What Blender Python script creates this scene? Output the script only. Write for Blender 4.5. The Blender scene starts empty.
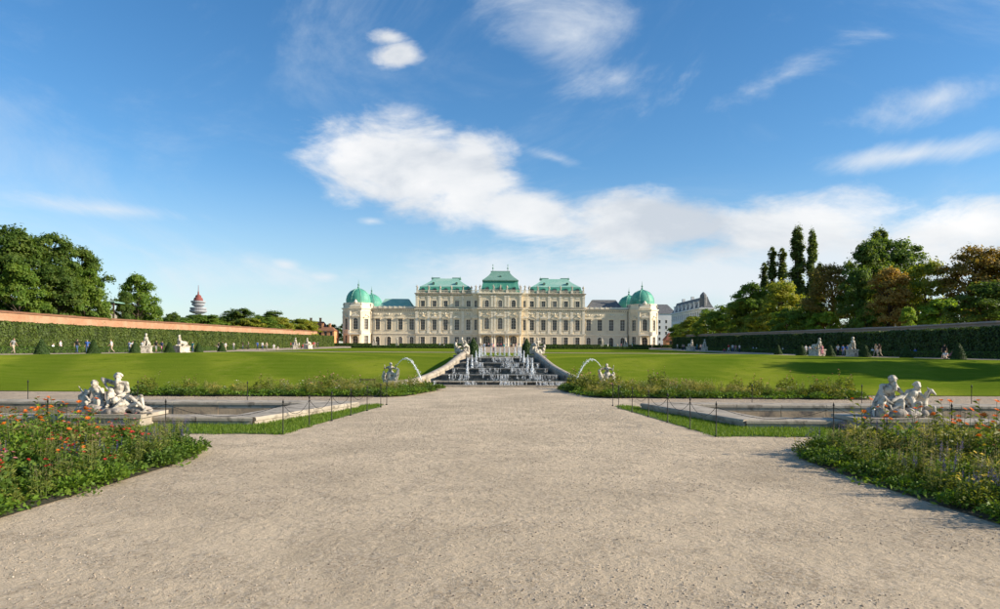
import bpy, math, random
import numpy as np
from mathutils import Vector, Matrix, Euler
random.seed(7)
scene = bpy.context.scene
COL = scene.collection
R = math.radians
PI = math.pi

# ------------------------------------------------------------------ camera
cam_data = bpy.data.cameras.new('camera')
cam = bpy.data.objects.new('camera', cam_data)
COL.objects.link(cam)
cam_data.sensor_width = 36
cam_data.lens = 25.2
cam_data.shift_y = 0.044
cam_data.clip_end = 20000
cam.location = (0, 0, 2.6)
cam.rotation_euler = (R(90), -0.0053, 0)
scene.camera = cam

# ------------------------------------------------------------------ light
SUN_AZ, SUN_EL = R(99), R(23)
sun_dir = Vector((math.sin(SUN_AZ) * math.cos(SUN_EL), math.cos(SUN_AZ) * math.cos(SUN_EL), math.sin(SUN_EL)))
sd = bpy.data.lights.new('sun', 'SUN')
sd.energy = 3.1
sd.angle = R(0.5)
sd.color = (1.0, 0.88, 0.72)
so = bpy.data.objects.new('sun', sd)
COL.objects.link(so)
so.rotation_euler = sun_dir.to_track_quat('Z', 'Y').to_euler()
scene.view_settings.view_transform = 'Standard'
scene.view_settings.look = 'None'
scene.view_settings.gamma = 1
scene.view_settings.use_curve_mapping = False
scene.view_settings.exposure = 1.42

world = bpy.data.worlds.new('World')
scene.world = world
world.use_nodes = True
wt = world.node_tree
wt.nodes.clear()


class NB:
    """small node expression builder"""
    def __init__(self, tree):
        self.t = tree

    def n(self, kind, **kw):
        nd = self.t.nodes.new(kind)
        for k, v in kw.items():
            setattr(nd, k, v)
        return nd

    def put(self, sock, v):
        if isinstance(v, bpy.types.NodeSocket):
            self.t.links.new(v, sock)
        else:
            sock.default_value = v

    def m(self, op, a, b=None, c=None, clamp=False):
        nd = self.n('ShaderNodeMath', operation=op, use_clamp=clamp)
        self.put(nd.inputs[0], a)
        if b is not None:
            self.put(nd.inputs[1], b)
        if c is not None:
            self.put(nd.inputs[2], c)
        return nd.outputs[0]

    def noise(self, vec, scale, detail=5, rough=0.55, lac=2.0, dist=0.0):
        nd = self.n('ShaderNodeTexNoise')
        if vec is not None:
            self.put(nd.inputs['Vector'], vec)
        nd.inputs['Scale'].default_value = scale
        nd.inputs['Detail'].default_value = detail
        nd.inputs['Roughness'].default_value = rough
        nd.inputs['Lacunarity'].default_value = lac
        nd.inputs['Distortion'].default_value = dist
        return nd.outputs[0]

    def ramp(self, fac, stops, interp='LINEAR'):
        nd = self.n('ShaderNodeValToRGB')
        cr = nd.color_ramp
        cr.interpolation = interp
        while len(cr.elements) < len(stops):
            cr.elements.new(0.5)
        for e, (p, c) in zip(cr.elements, stops):
            e.position = p
            e.color = (c[0], c[1], c[2], 1) if not isinstance(c, (int, float)) else (c, c, c, 1)
        self.put(nd.inputs[0], fac)
        return nd.outputs[0]

    def mix(self, fac, a, b, blend='MIX'):
        nd = self.n('ShaderNodeMix', data_type='RGBA', blend_type=blend)
        self.put(nd.inputs[0], fac)
        self.put(nd.inputs[6], a if isinstance(a, bpy.types.NodeSocket) else (a[0], a[1], a[2], 1))
        self.put(nd.inputs[7], b if isinstance(b, bpy.types.NodeSocket) else (b[0], b[1], b[2], 1))
        return nd.outputs[2]

    def smooth(self, v, lo, hi):
        nd = self.n('ShaderNodeMapRange', interpolation_type='SMOOTHSTEP')
        self.put(nd.inputs[0], v)
        nd.inputs[1].default_value = lo
        nd.inputs[2].default_value = hi
        return nd.outputs[0]


def build_sky():
    b = NB(wt)
    out = b.n('ShaderNodeOutputWorld')
    bg = b.n('ShaderNodeBackground')
    bg.inputs[1].default_value = 0.12
    wt.links.new(bg.outputs[0], out.inputs[0])
    sky = b.n('ShaderNodeTexSky', sky_type='NISHITA')
    sky.sun_disc = False
    sky.sun_elevation = SUN_EL
    sky.sun_rotation = SUN_AZ
    sky.air_density = 1.0
    sky.dust_density = 0.12
    sky.ozone_density = 3.0
    hs = b.n('ShaderNodeHueSaturation')
    hs.inputs['Saturation'].default_value = 1.24
    hs.inputs['Value'].default_value = 0.53
    wt.links.new(sky.outputs[0], hs.inputs['Color'])
    tc = b.n('ShaderNodeTexCoord')
    sx = b.n('ShaderNodeSeparateXYZ')
    wt.links.new(tc.outputs['Generated'], sx.inputs[0])
    az = b.m('ARCTAN2', sx.outputs[0], sx.outputs[1])
    el = b.m('ARCSINE', sx.outputs[2])
    cv = b.n('ShaderNodeCombineXYZ')
    b.put(cv.inputs[0], b.m('MULTIPLY', az, 1.0))
    b.put(cv.inputs[1], b.m('MULTIPLY', el, 2.1))
    n1 = b.noise(cv.outputs[0], 7.5, 9, 0.60, 2.1, 0.35)
    n2 = b.noise(cv.outputs[0], 2.1, 8, 0.62, 2.2, 1.2)
    # azimuth, elevation, half width, half height (degrees), tilt, strength
    dense = [(-7.4, 14.4, 9.6, 4.4, -0.10, 1.25), (-2.6, 13.6, 4.8, 4.6, 0, 1.2), (2.5, 10.8, 8, 2.9, -0.25, 1.0),
             (11, 9.6, 12, 3.3, 0, 1.0), (22, 9.3, 12, 3.0, 0.02, 1.0), (33, 8.2, 10, 2.6, 0, .9), (-12.2, 15.6, 4.0, 2.4, 0.0, .8),
             (-8.4, 22.6, 2.1, 1.1, 0.1, 1.0), (-9.2, 23.7, 1.9, .8, 0, .8),]
    thin = [(12, 5.4, 30, 3.6, 0, 1.5), (26, 6.5, 16, 3.4, 0, 1.5), (6, 24, 8, 4.0, -.2, .75), (9.5, 21, 7, 3, -.2, .5), (30, 13.6, 10, 1.3, .03, 1.1), (32, 17, 7, 2.2, .1, .9),
            (-29, 9.7, 7, .6, 0, .5), (-19, 5.2, 11, 2.2, 0, .35), (-17, 6.5, 1.6, .6, 0, .8), (-14, 5.6, 1.8, .7, 0, .75),
            (22, 20, 8, 1.6, .25, .6), (4.5, 15.2, 3.2, .7, -.3, .6), (-10.5, 10.1, 1.4, .45, 0, .8), (38, 6, 12, 4, 0, .6), (-40, 25, 12, 3, .2, .35)]

    def field(lst):
        f = None
        for a0, e0, ra, re, tilt, amp in lst:
            da = b.m('SUBTRACT', az, R(a0))
            de = b.m('SUBTRACT', el, R(e0))
            de = b.m('SUBTRACT', de, b.m('MULTIPLY', da, tilt))
            u = b.m('DIVIDE', da, R(ra))
            v = b.m('DIVIDE', de, R(re))
            q = b.m('SQRT', b.m('ADD', b.m('MULTIPLY', u, u), b.m('MULTIPLY', v, v)))
            g = b.m('MULTIPLY', b.m('SUBTRACT', 1.0, q), amp)
            f = g if f is None else b.m('MAXIMUM', f, g)
        return f
    nn1 = b.m('SUBTRACT', n1, 0.5)
    nn2 = b.m('SUBTRACT', n2, 0.5)
    away = b.m('MAXIMUM', b.smooth(b.m('ABSOLUTE', az), R(38), R(60)), b.smooth(el, R(28), R(45)))
    fd = b.m('MAXIMUM', field(dense), b.m('SUBTRACT', b.m('MULTIPLY', away, 0.95), 1.0))  # unseen clouds outside the view, cover raised to make the fill light neutral
    fd = b.m('ADD', fd, b.m('MULTIPLY', nn1, 1.7))
    fd = b.m('ADD', fd, b.m('MULTIPLY', nn2, 0.9))
    dd = b.smooth(fd, -0.04, 0.66)
    ft = b.m('MAXIMUM', field(thin), -1.0)
    ft = b.m('ADD', ft, b.m('MULTIPLY', nn2, 2.3))
    ft = b.m('ADD', ft, b.m('MULTIPLY', nn1, 0.9))
    dt = b.m('MULTIPLY', b.smooth(ft, -0.05, 1.1), 0.86)
    veil = b.m('MULTIPLY', b.smooth(n2, 0.44, 0.88), 0.48)
    hz = b.m('MULTIPLY', b.smooth(el, R(15), R(-1)), 0.55)
    col = b.mix(hz, hs.outputs[0], (1.95, 2.25, 2.5))
    col = b.mix(veil, col, (2.2, 2.5, 2.8))
    col = b.mix(dt, col, (2.6, 2.75, 2.9))
    # cloud tone: brighter tops and thick cores, greyer-blue hollows
    shade = b.noise(cv.outputs[0], 4.2, 6, 0.55, 2.0, 0.3)
    tone = b.ramp(shade, [(0.36, (2.0, 2.15, 2.35)), (0.50, (2.75, 2.8, 2.85)), (0.66, (3.3, 3.25, 3.2))])
    col = b.mix(b.m('MULTIPLY', dd, 0.93), col, tone)
    wt.links.new(col, bg.inputs[0])


build_sky()

# ------------------------------------------------------------------ helpers
def tag(o, label=None, cat=None, group=None, kind=None):
    if label: o['label'] = label
    if cat: o['category'] = cat
    if group: o['group'] = group
    if kind: o['kind'] = kind
    return o


def link(name, mesh, parent=None, loc=None, rot=None, scale=None):
    o = bpy.data.objects.new(name, mesh)
    COL.objects.link(o)
    if parent is not None: o.parent = parent
    if loc is not None: o.location = loc
    if rot is not None: o.rotation_euler = rot
    if scale is not None: o.scale = scale
    return o


def empty(name, loc=(0, 0, 0), rz=0, parent=None):
    o = link(name, None, parent, loc, (0, 0, rz))
    o.empty_display_size = 0.3
    return o


def copy_tree(o, parent=None):
    c = o.copy()
    COL.objects.link(c)
    c.parent = parent
    for ch in list(o.children):
        copy_tree(ch, c)
    return c


class MB:
    def __init__(self):
        self.v = []; self.f = []; self.m = []; self.mi = 0; self.T = None

    def add(self, vs, fs):
        o = len(self.v)
        if self.T is not None:
            vs = [tuple(self.T @ Vector(p)) for p in vs]
        self.v += [tuple(p) for p in vs]
        self.f += [tuple(i + o for i in f) for f in fs]
        self.m += [self.mi] * len(fs)
        return self

    def box(self, x0, x1, y0, y1, z0, z1):
        return self.add([(x0, y0, z0), (x1, y0, z0), (x1, y1, z0), (x0, y1, z0), (x0, y0, z1), (x1, y0, z1), (x1, y1, z1), (x0, y1, z1)],
                        [(0, 3, 2, 1), (4, 5, 6, 7), (0, 1, 5, 4), (1, 2, 6, 5), (2, 3, 7, 6), (3, 0, 4, 7)])

    def prism(self, poly, z0, z1, top=None):
        n = len(poly); tp = top or poly
        vs = [(p[0], p[1], z0) for p in poly] + [(p[0], p[1], z1) for p in tp]
        return self.add(vs, [tuple(range(n - 1, -1, -1)), tuple(range(n, 2 * n))] + [(i, (i + 1) % n, n + (i + 1) % n, n + i) for i in range(n)])

    def xz(self, poly, y0, y1):
        """polygon in x,z (counter-clockwise seen from -y) extruded y0 (front) to y1"""
        n = len(poly)
        vs = [(p[0], y0, p[1]) for p in poly] + [(p[0], y1, p[1]) for p in poly]
        return self.add(vs, [tuple(range(n)), tuple(range(2 * n - 1, n - 1, -1))] + [(i, n + i, n + (i + 1) % n, (i + 1) % n) for i in range(n)])

    def lathe(self, prof, n=12, cx=0, cy=0, a0=0.0):
        vs = []; fs = []
        for r, z in prof:
            for i in range(n):
                a = a0 + 2 * PI * i / n
                vs.append((cx + r * math.cos(a), cy + r * math.sin(a), z))
        for j in range(len(prof) - 1):
            for i in range(n):
                k = (i + 1) % n
                fs.append((j * n + i, j * n + k, (j + 1) * n + k, (j + 1) * n + i))
        fs.append(tuple(range(n - 1, -1, -1)))
        fs.append(tuple(range((len(prof) - 1) * n, len(prof) * n)))
        return self.add(vs, fs)

    def tube(self, pts, rad, n=6):
        pts = [Vector(p) for p in pts]
        if not isinstance(rad, (list, tuple)): rad = [rad] * len(pts)
        vs = []; fs = []
        for i, p in enumerate(pts):
            d = (pts[min(i + 1, len(pts) - 1)] - pts[max(i - 1, 0)]).normalized()
            u = d.orthogonal().normalized() if abs(d.z) > .99 else Vector((0, 0, 1)).cross(d).normalized()
            w = d.cross(u)
            for k in range(n):
                a = 2 * PI * k / n
                vs.append(p + u * math.cos(a) * rad[i] + w * math.sin(a) * rad[i])
        for j in range(len(pts) - 1):
            for k in range(n):
                q = (k + 1) % n
                fs.append((j * n + k, j * n + q, (j + 1) * n + q, (j + 1) * n + k))
        fs.append(tuple(range(n - 1, -1, -1)))
        fs.append(tuple(range((len(pts) - 1) * n, len(pts) * n)))
        return self.add(vs, fs)

    def mesh(self, name, mats, smooth=False):
        me = bpy.data.meshes.new(name)
        me.from_pydata(self.v, [], self.f)
        if not isinstance(mats, (list, tuple)): mats = [mats]
        for q in mats: me.materials.append(q)
        if len(mats) > 1: me.polygons.foreach_set('material_index', self.m)
        if smooth: me.polygons.foreach_set('use_smooth', [True] * len(self.f))
        me.update()
        return me

    def build(self, name, mats, parent=None, smooth=False, loc=None, rot=None):
        return link(name, self.mesh(name, mats, smooth), parent, loc, rot)


def quads_mesh(name, V, mat, nper=4):
    """V: (n, nper, 3) numpy array, one free polygon each"""
    n = V.shape[0]
    me = bpy.data.meshes.new(name)
    me.vertices.add(n * nper)
    me.vertices.foreach_set('co', V.reshape(-1).astype(np.float32))
    me.loops.add(n * nper)
    me.loops.foreach_set('vertex_index', np.arange(n * nper, dtype=np.int32))
    me.polygons.add(n)
    me.polygons.foreach_set('loop_start', np.arange(0, n * nper, nper, dtype=np.int32))
    me.materials.append(mat)
    me.update(calc_edges=True)
    me.validate()
    return me


def leaves(P, N, size, aspect=0.6, jitter=0.8, rng=None):
    """diamond leaves at P, facing around N"""
    n = len(P)
    N = N + rng.normal(0, jitter, (n, 3))
    N /= np.linalg.norm(N, axis=1, keepdims=True) + 1e-9
    A = np.cross(N, rng.normal(0, 1, (n, 3)))
    A /= np.linalg.norm(A, axis=1, keepdims=True) + 1e-9
    B = np.cross(N, A)
    s = (size * rng.uniform(0.6, 1.35, (n, 1)))
    A = A * s; B = B * s * aspect
    return np.stack([P - A, P - B * 0.9 + N * s * .12, P + A, P + B * 0.9 + N * s * .12], axis=1)


# ------------------------------------------------------------------ materials
def newmat(name):
    m = bpy.data.materials.new(name)
    m.use_nodes = True
    b = NB(m.node_tree)
    bs = m.node_tree.nodes['Principled BSDF']
    return m, b, bs


def M(name, c1, c2=None, scale=4.0, rough=0.8, bump=0.0, bscale=None, detail=6, metal=0.0, spec=0.3, lo=.35, hi=.65, coords='Object', dirt=None, dscale=1.5, dlo=.55, dhi=.75):
    m, b, bs = newmat(name)
    bs.inputs['Roughness'].default_value = rough
    bs.inputs['Metallic'].default_value = metal
    bs.inputs['Specular IOR Level'].default_value = spec
    tc = b.n('ShaderNodeTexCoord')
    if coords == 'World':
        vec = b.n('ShaderNodeNewGeometry').outputs['Position']
    else:
        vec = tc.outputs[coords]
    if c2 is None:
        c2 = tuple(x * 0.85 for x in c1)
    nz = b.noise(vec, scale, detail, 0.6)
    col = b.ramp(nz, [(lo, c1), (hi, c2)])
    if dirt:
        nd = b.noise(vec, dscale, 7, 0.65)
        f = b.smooth(nd, dlo, dhi)
        col = b.mix(f, col, dirt)
    b.put(bs.inputs['Base Color'], col)
    if bump:
        bp = b.n('ShaderNodeBump')
        bp.inputs['Strength'].default_value = bump
        bp.inputs['Distance'].default_value = 0.05
        b.put(bp.inputs['Height'], b.noise(vec, bscale or scale * 4, 6, 0.6))
        b.put(bs.inputs['Normal'], bp.outputs[0])
    return m


def LEAF(name, cols, trans=0.35, rough=0.55, nscale=None):
    """foliage: colour differs leaf by leaf"""
    m, b, bs = newmat(name)
    g = b.n('ShaderNodeNewGeometry')
    n = len(cols)
    stops = [(i / (n - 1), c) for i, c in enumerate(cols)]
    fac = g.outputs['Random Per Island']
    oi = b.n('ShaderNodeObjectInfo')
    fac = b.m('ADD', b.m('MULTIPLY', fac, 0.75), b.m('MULTIPLY', oi.outputs['Random'], 0.25))
    if nscale:
        tcn = b.n('ShaderNodeTexCoord')
        nz = b.noise(tcn.outputs['Object'], nscale, 3, .5)
        fac = b.m('ADD', b.m('MULTIPLY', fac, 0.5), b.m('MULTIPLY', b.smooth(nz, .35, .65), 0.5))
    col = b.ramp(fac, stops)
    b.put(bs.inputs['Base Color'], col)
    bs.inputs['Roughness'].default_value = rough
    bs.inputs['Specular IOR Level'].default_value = 0.25
    tr = b.n('ShaderNodeBsdfTranslucent')
    tcol = b.mix(1.0, col, (1.25, 1.2, 0.55), 'MULTIPLY')
    b.put(tr.inputs['Color'], tcol)
    mx = b.n('ShaderNodeMixShader')
    mx.inputs[0].default_value = trans
    b.t.links.new(bs.outputs[0], mx.inputs[1])
    b.t.links.new(tr.outputs[0], mx.inputs[2])
    b.t.links.new(mx.outputs[0], m.node_tree.nodes['Material Output'].inputs[0])
    return m


def gravel_material(name, base, dark, light):
    m, b, bs = newmat(name)
    pos = b.n('ShaderNodeNewGeometry').outputs['Position']
    big = b.noise(pos, 0.22, 6, 0.65, 2.0, .6)
    mid = b.noise(pos, 0.95, 11, 0.76, 2.15, .5)
    fine = b.noise(pos, 17, 6, 0.78)
    vo = b.n('ShaderNodeTexVoronoi')
    vo.inputs['Scale'].default_value = 26
    b.put(vo.inputs['Vector'], pos)
    col = b.ramp(big, [(.38, tuple(1.12 * x for x in base)), (.50, base), (.64, tuple(.70 * x for x in base))])
    col = b.mix(b.m('MULTIPLY', b.smooth(mid, .48, .62), .8), col, dark)
    stone = b.ramp(vo.outputs['Color'], [(0.1, tuple(.62 * x for x in base)), (0.5, base), (0.95, light)])
    col = b.mix(b.m('MULTIPLY', b.smooth(mid, .36, .62), .62), col, stone)
    col = b.mix(b.m('MULTIPLY', b.smooth(fine, .54, .72), .5), col, dark)
    col = b.mix(b.m('MULTIPLY', b.smooth(fine, .44, .28), .45), col, light)
    b.put(bs.inputs['Base Color'], col)
    bs.inputs['Roughness'].default_value = 0.95
    bs.inputs['Specular IOR Level'].default_value = 0.1
    h = b.m('ADD', b.m('ADD', b.m('MULTIPLY', mid, .9), b.m('MULTIPLY', b.noise(pos, 4.2, 5, .62, 2.0, .4), 1.5)), b.m('ADD', b.m('MULTIPLY', b.noise(pos, 11, 6, .75), .8), b.m('MULTIPLY', b.noise(pos, 60, 3, .7), .35)))
    bp = b.n('ShaderNodeBump')
    bp.inputs['Strength'].default_value = 0.9
    bp.inputs['Distance'].default_value = 0.07
    b.put(bp.inputs['Height'], h)
    b.put(bs.inputs['Normal'], bp.outputs[0])
    return m


def lawn_material(name):
    m, b, bs = newmat(name)
    pos = b.n('ShaderNodeNewGeometry').outputs['Position']
    big = b.noise(pos, 0.07, 7, 0.62, 2.0, .8)
    mid = b.noise(pos, 0.9, 6, 0.65)
    fine = b.noise(pos, 14, 4, 0.7)
    sp = b.n('ShaderNodeSeparateXYZ'); b.put(sp.inputs[0], pos)
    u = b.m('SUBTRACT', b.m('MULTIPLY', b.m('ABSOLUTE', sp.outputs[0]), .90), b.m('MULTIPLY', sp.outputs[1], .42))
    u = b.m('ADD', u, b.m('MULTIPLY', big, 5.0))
    band = b.smooth(b.m('SINE', b.m('MULTIPLY', u, .62)), -.55, .55)  # diagonal bands painted into the grass colour in place of cast shadow stripes
    fineb = b.smooth(b.m('SINE', b.m('ADD', b.m('MULTIPLY', sp.outputs[1], 3.4), b.m('MULTIPLY', mid, 5.0))), -.8, .8)
    col = b.ramp(big, [(.38, (.125, .185, .013)), (.62, (.235, .270, .026))])
    col = b.mix(b.m('MULTIPLY', b.smooth(mid, .48, .72), .6), col, (.225, .230, .042))
    col = b.mix(b.m('MULTIPLY', b.smooth(mid, .46, .30), .5), col, (.070, .125, .010))
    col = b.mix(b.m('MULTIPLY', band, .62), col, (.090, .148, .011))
    col = b.mix(b.m('MULTIPLY', fineb, .14), col, (.20, .24, .03))
    col = b.mix(b.m('MULTIPLY', b.smooth(fine, .48, .70), .5), col, (.050, .092, .008))
    b.put(bs.inputs['Base Color'], col)
    bs.inputs['Roughness'].default_value = 1.0
    bs.inputs['Specular IOR Level'].default_value = 0.0
    bp = b.n('ShaderNodeBump')
    bp.inputs['Strength'].default_value = 0.8
    bp.inputs['Distance'].default_value = 0.05
    b.put(bp.inputs['Height'], b.m('ADD', fine, mid))
    b.put(bs.inputs['Normal'], bp.outputs[0])
    return m


def brick_material(name, a, c, mortar):
    m, b, bs = newmat(name)
    pos = b.n('ShaderNodeNewGeometry').outputs['Position']
    sp = b.n('ShaderNodeSeparateXYZ'); b.put(sp.inputs[0], pos)
    cb = b.n('ShaderNodeCombineXYZ')
    b.put(cb.inputs[0], b.m('ADD', sp.outputs[1], sp.outputs[0])); b.put(cb.inputs[1], sp.outputs[2])
    bt = b.n('ShaderNodeTexBrick')
    b.put(bt.inputs['Vector'], cb.outputs[0])
    bt.inputs['Scale'].default_value = 1.0
    bt.inputs['Brick Width'].default_value = .5
    bt.inputs['Row Height'].default_value = .16
    bt.inputs['Mortar Size'].default_value = .02
    for k, v in (('Color1', a), ('Color2', c), ('Mortar', mortar)):
        bt.inputs[k].default_value = (*v, 1)
    nz = b.noise(pos, .35, 8, .7)
    col = b.mix(b.m('MULTIPLY', b.smooth(nz, .40, .60), .8), bt.outputs['Color'], (.42, .27, .16))
    nz2 = b.noise(pos, .9, 8, .75)
    col = b.mix(b.m('MULTIPLY', b.smooth(nz2, .56, .72), .6), col, (.12, .07, .045))
    b.put(bs.inputs['Base Color'], col)
    bs.inputs['Roughness'].default_value = .92
    return m


def copper_material(name, a, c, seam=0.6, streak=(.40, .54, .45)):
    m, b, bs = newmat(name)
    tc = b.n('ShaderNodeTexCoord')
    sp = b.n('ShaderNodeSeparateXYZ'); b.put(sp.inputs[0], tc.outputs['Object'])
    st = b.n('ShaderNodeCombineXYZ')
    b.put(st.inputs[0], b.m('MULTIPLY', sp.outputs[0], 1.0)); b.put(st.inputs[1], sp.outputs[1]); b.put(st.inputs[2], b.m('MULTIPLY', sp.outputs[2], .18))
    nz = b.noise(st.outputs[0], 1.6, 7, .7)
    nb = b.noise(tc.outputs['Object'], .22, 4, .55)
    col = b.ramp(nz, [(.32, a), (.68, c)])
    col = b.mix(b.m('MULTIPLY', b.smooth(nb, .45, .65), .5), col, streak)
    fr = b.m('FRACT', b.m('DIVIDE', b.m('ADD', sp.outputs[0], b.m('MULTIPLY', sp.outputs[1], 1.0)), seam))
    ln = b.m('LESS_THAN', fr, .12)
    col = b.mix(b.m('MULTIPLY', ln, .45), col, tuple(.45 * x for x in a))
    b.put(bs.inputs['Base Color'], col)
    bs.inputs['Roughness'].default_value = .62
    return m


def water_material(name, col, rough=.05, bscale=3.0, bump=.25):
    m, b, bs = newmat(name)
    bs.inputs['Base Color'].default_value = (*col, 1)
    bs.inputs['Roughness'].default_value = rough
    bs.inputs['IOR'].default_value = 1.33
    pos = b.n('ShaderNodeNewGeometry').outputs['Position']
    bp = b.n('ShaderNodeBump'); bp.inputs['Strength'].default_value = bump; bp.inputs['Distance'].default_value = .05
    b.put(bp.inputs['Height'], b.noise(pos, bscale, 4, .6)); b.put(bs.inputs['Normal'], bp.outputs[0])
    return m


def spray_material(name, alpha=.75):
    m, b, bs = newmat(name)
    bs.inputs['Base Color'].default_value = (.88, .91, .93, 1)
    bs.inputs['Roughness'].default_value = .35
    bs.inputs['Transmission Weight'].default_value = .25
    bs.inputs['IOR'].default_value = 1.15
    tc = b.n('ShaderNodeTexCoord')
    b.put(bs.inputs['Alpha'], b.m('MULTIPLY', b.smooth(b.noise(tc.outputs['Object'], 9, 5, .6), .25, .55), alpha))
    return m


MAT = {}
MAT['gravel'] = gravel_material('gravel', (.57, .46, .32), (.26, .20, .135), (.68, .59, .46))
MAT['sand'] = gravel_material('sandy_gravel', (.44, .35, .25), (.30, .23, .16), (.55, .47, .36))
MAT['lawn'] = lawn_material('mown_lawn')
MAT['ground'] = M('rough_ground', (.10, .14, .035), (.17, .16, .07), scale=.08, coords='World')
MAT['soil'] = M('bed_soil', (.085, .065, .04), (.05, .05, .022), scale=3, bump=.8, coords='World')
MAT['wall'] = M('cream_render', (.78, .67, .475), (.70, .59, .41), scale=.22, rough=.85, dirt=(.58, .47, .32), dscale=.6, dlo=.52, dhi=.8)
MAT['trim'] = M('pale_stone_trim', (.86, .78, .61), (.75, .66, .50), scale=.5, rough=.8, dirt=(.46, .38, .27), dscale=.9, dlo=.52, dhi=.76)
MAT['cornice'] = M('dark_cornice', (.26, .20, .135), (.19, .15, .10), scale=.5, rough=.85)  # thin cornice bands and consoles coloured much darker than the trim
MAT['bars'] = M('painted_window_bars', (.62, .58, .49), (.54, .50, .42), scale=3)
MAT['glass'], _b, _bs = newmat('window_glass')
_oi = _b.n('ShaderNodeObjectInfo')
_b.put(_bs.inputs['Base Color'], _b.ramp(_oi.outputs['Random'], [(0, (.03, .028, .026)), (.5, (.075, .068, .06)), (.8, (.14, .125, .105)), (1, (.24, .215, .18))]))
_b.put(_bs.inputs['Roughness'], _b.m('ADD', _b.m('MULTIPLY', _oi.outputs['Random'], .25), .05))
MAT['door'] = M('dark_door_wood', (.055, .045, .035), (.08, .065, .05), scale=2, rough=.5)
MAT['copper'] = copper_material('green_copper', (.19, .40, .31), (.29, .51, .41))
MAT['copper_deep'] = copper_material('deep_green_copper', (.045, .25, .17), (.09, .36, .25), .5, (.20, .5, .36))
MAT['copper_dark'] = copper_material('grey_green_copper', (.12, .26, .20), (.20, .36, .28), .7, (.26, .38, .31))
MAT['slate'] = M('grey_slate', (.10, .105, .11), (.17, .17, .17), scale=1.2, rough=.7)
MAT['iron'] = M('dark_iron', (.018, .018, .018), (.03, .028, .025), scale=8, rough=.5, metal=.4)
MAT['marble'] = M('weathered_marble', (.60, .54, .44), (.44, .39, .31), scale=2.5, rough=.6, bump=.15, bscale=26, dirt=(.15, .13, .10), dscale=5, dlo=.48, dhi=.64)
MAT['marble_rock'] = M('grey_statue_rock', (.42, .37, .31), (.20, .175, .145), scale=5, rough=.8, bump=.6, bscale=14)
MAT['rim'] = M('basin_limestone', (.43, .375, .29), (.32, .275, .21), scale=1.2, rough=.75, bump=.2, bscale=18, dirt=(.19, .16, .12), dscale=2.2, dlo=.50, dhi=.66, coords='World')
MAT['basin_wall'] = M('damp_basin_stone', (.50, .37, .235), (.34, .25, .16), scale=.8, rough=.8, bump=.3, bscale=10, dirt=(.12, .10, .085), dscale=1.4, dlo=.45, dhi=.7, coords='World')
MAT['water'] = water_material('basin_water', (.05, .075, .06))
MAT['wet_rock'] = M('wet_dark_stone', (.045, .042, .040), (.17, .155, .135), scale=2.2, rough=.3, bump=.9, bscale=7, spec=.5, coords='World')
MAT['lip'] = M('wet_lip_stone', (.26, .235, .20), (.15, .135, .115), scale=3, rough=.4, bump=.3, coords='World')
MAT['spray'] = spray_material('white_water', .92)
MAT['fall'] = spray_material('falling_water', .38)
MAT['jet'] = spray_material('thin_water_arc', .95)
MAT['brick'] = brick_material('old_brick', (.42, .19, .09), (.34, .14, .06), (.38, .27, .18))
MAT['coping'] = M('brick_coping', (.29, .135, .07), (.20, .10, .055), scale=.9, rough=.9, coords='World')
MAT['coping_pale'] = M('pinkish_coping', (.44, .29, .20), (.34, .23, .16), scale=.9, rough=.9, coords='World')
MAT['bark'] = M('bark', (.10, .075, .05), (.05, .038, .026), scale=3, rough=.95, bump=.7)
MAT['white_wall'] = M('white_render', (.74, .73, .70), (.64, .63, .60), scale=.2)
MAT['house_wall'] = M('orange_render', (.60, .30, .14), (.52, .25, .12), scale=.4)
MAT['roof_tile'] = M('red_roof_tile', (.26, .075, .045), (.18, .06, .04), scale=2)
MAT['tower_conc'] = M('tower_concrete', (.36, .37, .39), (.26, .27, .29), scale=.08)
MAT['tower_red'] = M('tower_red', (.25, .075, .06), (.20, .065, .055), scale=.2)
MAT['wood_dark'] = M('dark_timber', (.05, .035, .025), (.08, .06, .04), scale=2)
MAT['tarp'] = M('grey_tarpaulin', (.30, .27, .22), (.20, .18, .15), scale=.5)
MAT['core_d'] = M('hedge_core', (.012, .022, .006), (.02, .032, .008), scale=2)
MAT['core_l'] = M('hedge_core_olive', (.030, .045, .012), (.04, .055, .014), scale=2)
LEAFS = {
    'd': LEAF('dark_green_leaves', [(0.059, 0.109, 0.020), (0.088, 0.154, 0.026), (0.139, 0.205, 0.038), (0.191, 0.227, 0.049)], .54, nscale=.35),
    'g': LEAF('mid_green_leaves', [(0.088, 0.168, 0.024), (0.139, 0.234, 0.032), (0.198, 0.286, 0.041), (0.264, 0.307, 0.059)], .54, nscale=.35),
    'y': LEAF('yellow_green_leaves', [(0.139, 0.205, 0.026), (0.220, 0.278, 0.032), (0.307, 0.322, 0.044), (0.410, 0.366, 0.055)], .54, nscale=.35),
    'l': LEAF('bright_green_leaves', [(0.132, 0.248, 0.026), (0.205, 0.337, 0.036), (0.293, 0.395, 0.044), (0.352, 0.410, 0.059)], .54),
    'b': LEAF('bronze_leaves', [(0.146, 0.146, 0.038), (0.248, 0.191, 0.047), (0.337, 0.220, 0.053), (0.220, 0.234, 0.049)], .54, nscale=.35),
    'o': LEAF('autumn_orange_leaves', [(0.220, 0.205, 0.049), (0.395, 0.241, 0.059), (0.420, 0.293, 0.073), (0.352, 0.205, 0.059)], .54, nscale=.35),
    'p': LEAF('poplar_leaves', [(.085, .135, .035), (.13, .185, .045), (.17, .22, .055), (.20, .24, .065)], .5),
}
MAT['hedge_lit'] = LEAF('hornbeam_hedge_leaves', [(.045, .075, .014), (.075, .115, .018), (.105, .145, .024), (.13, .15, .034)], .22, nscale=.5)
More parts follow.
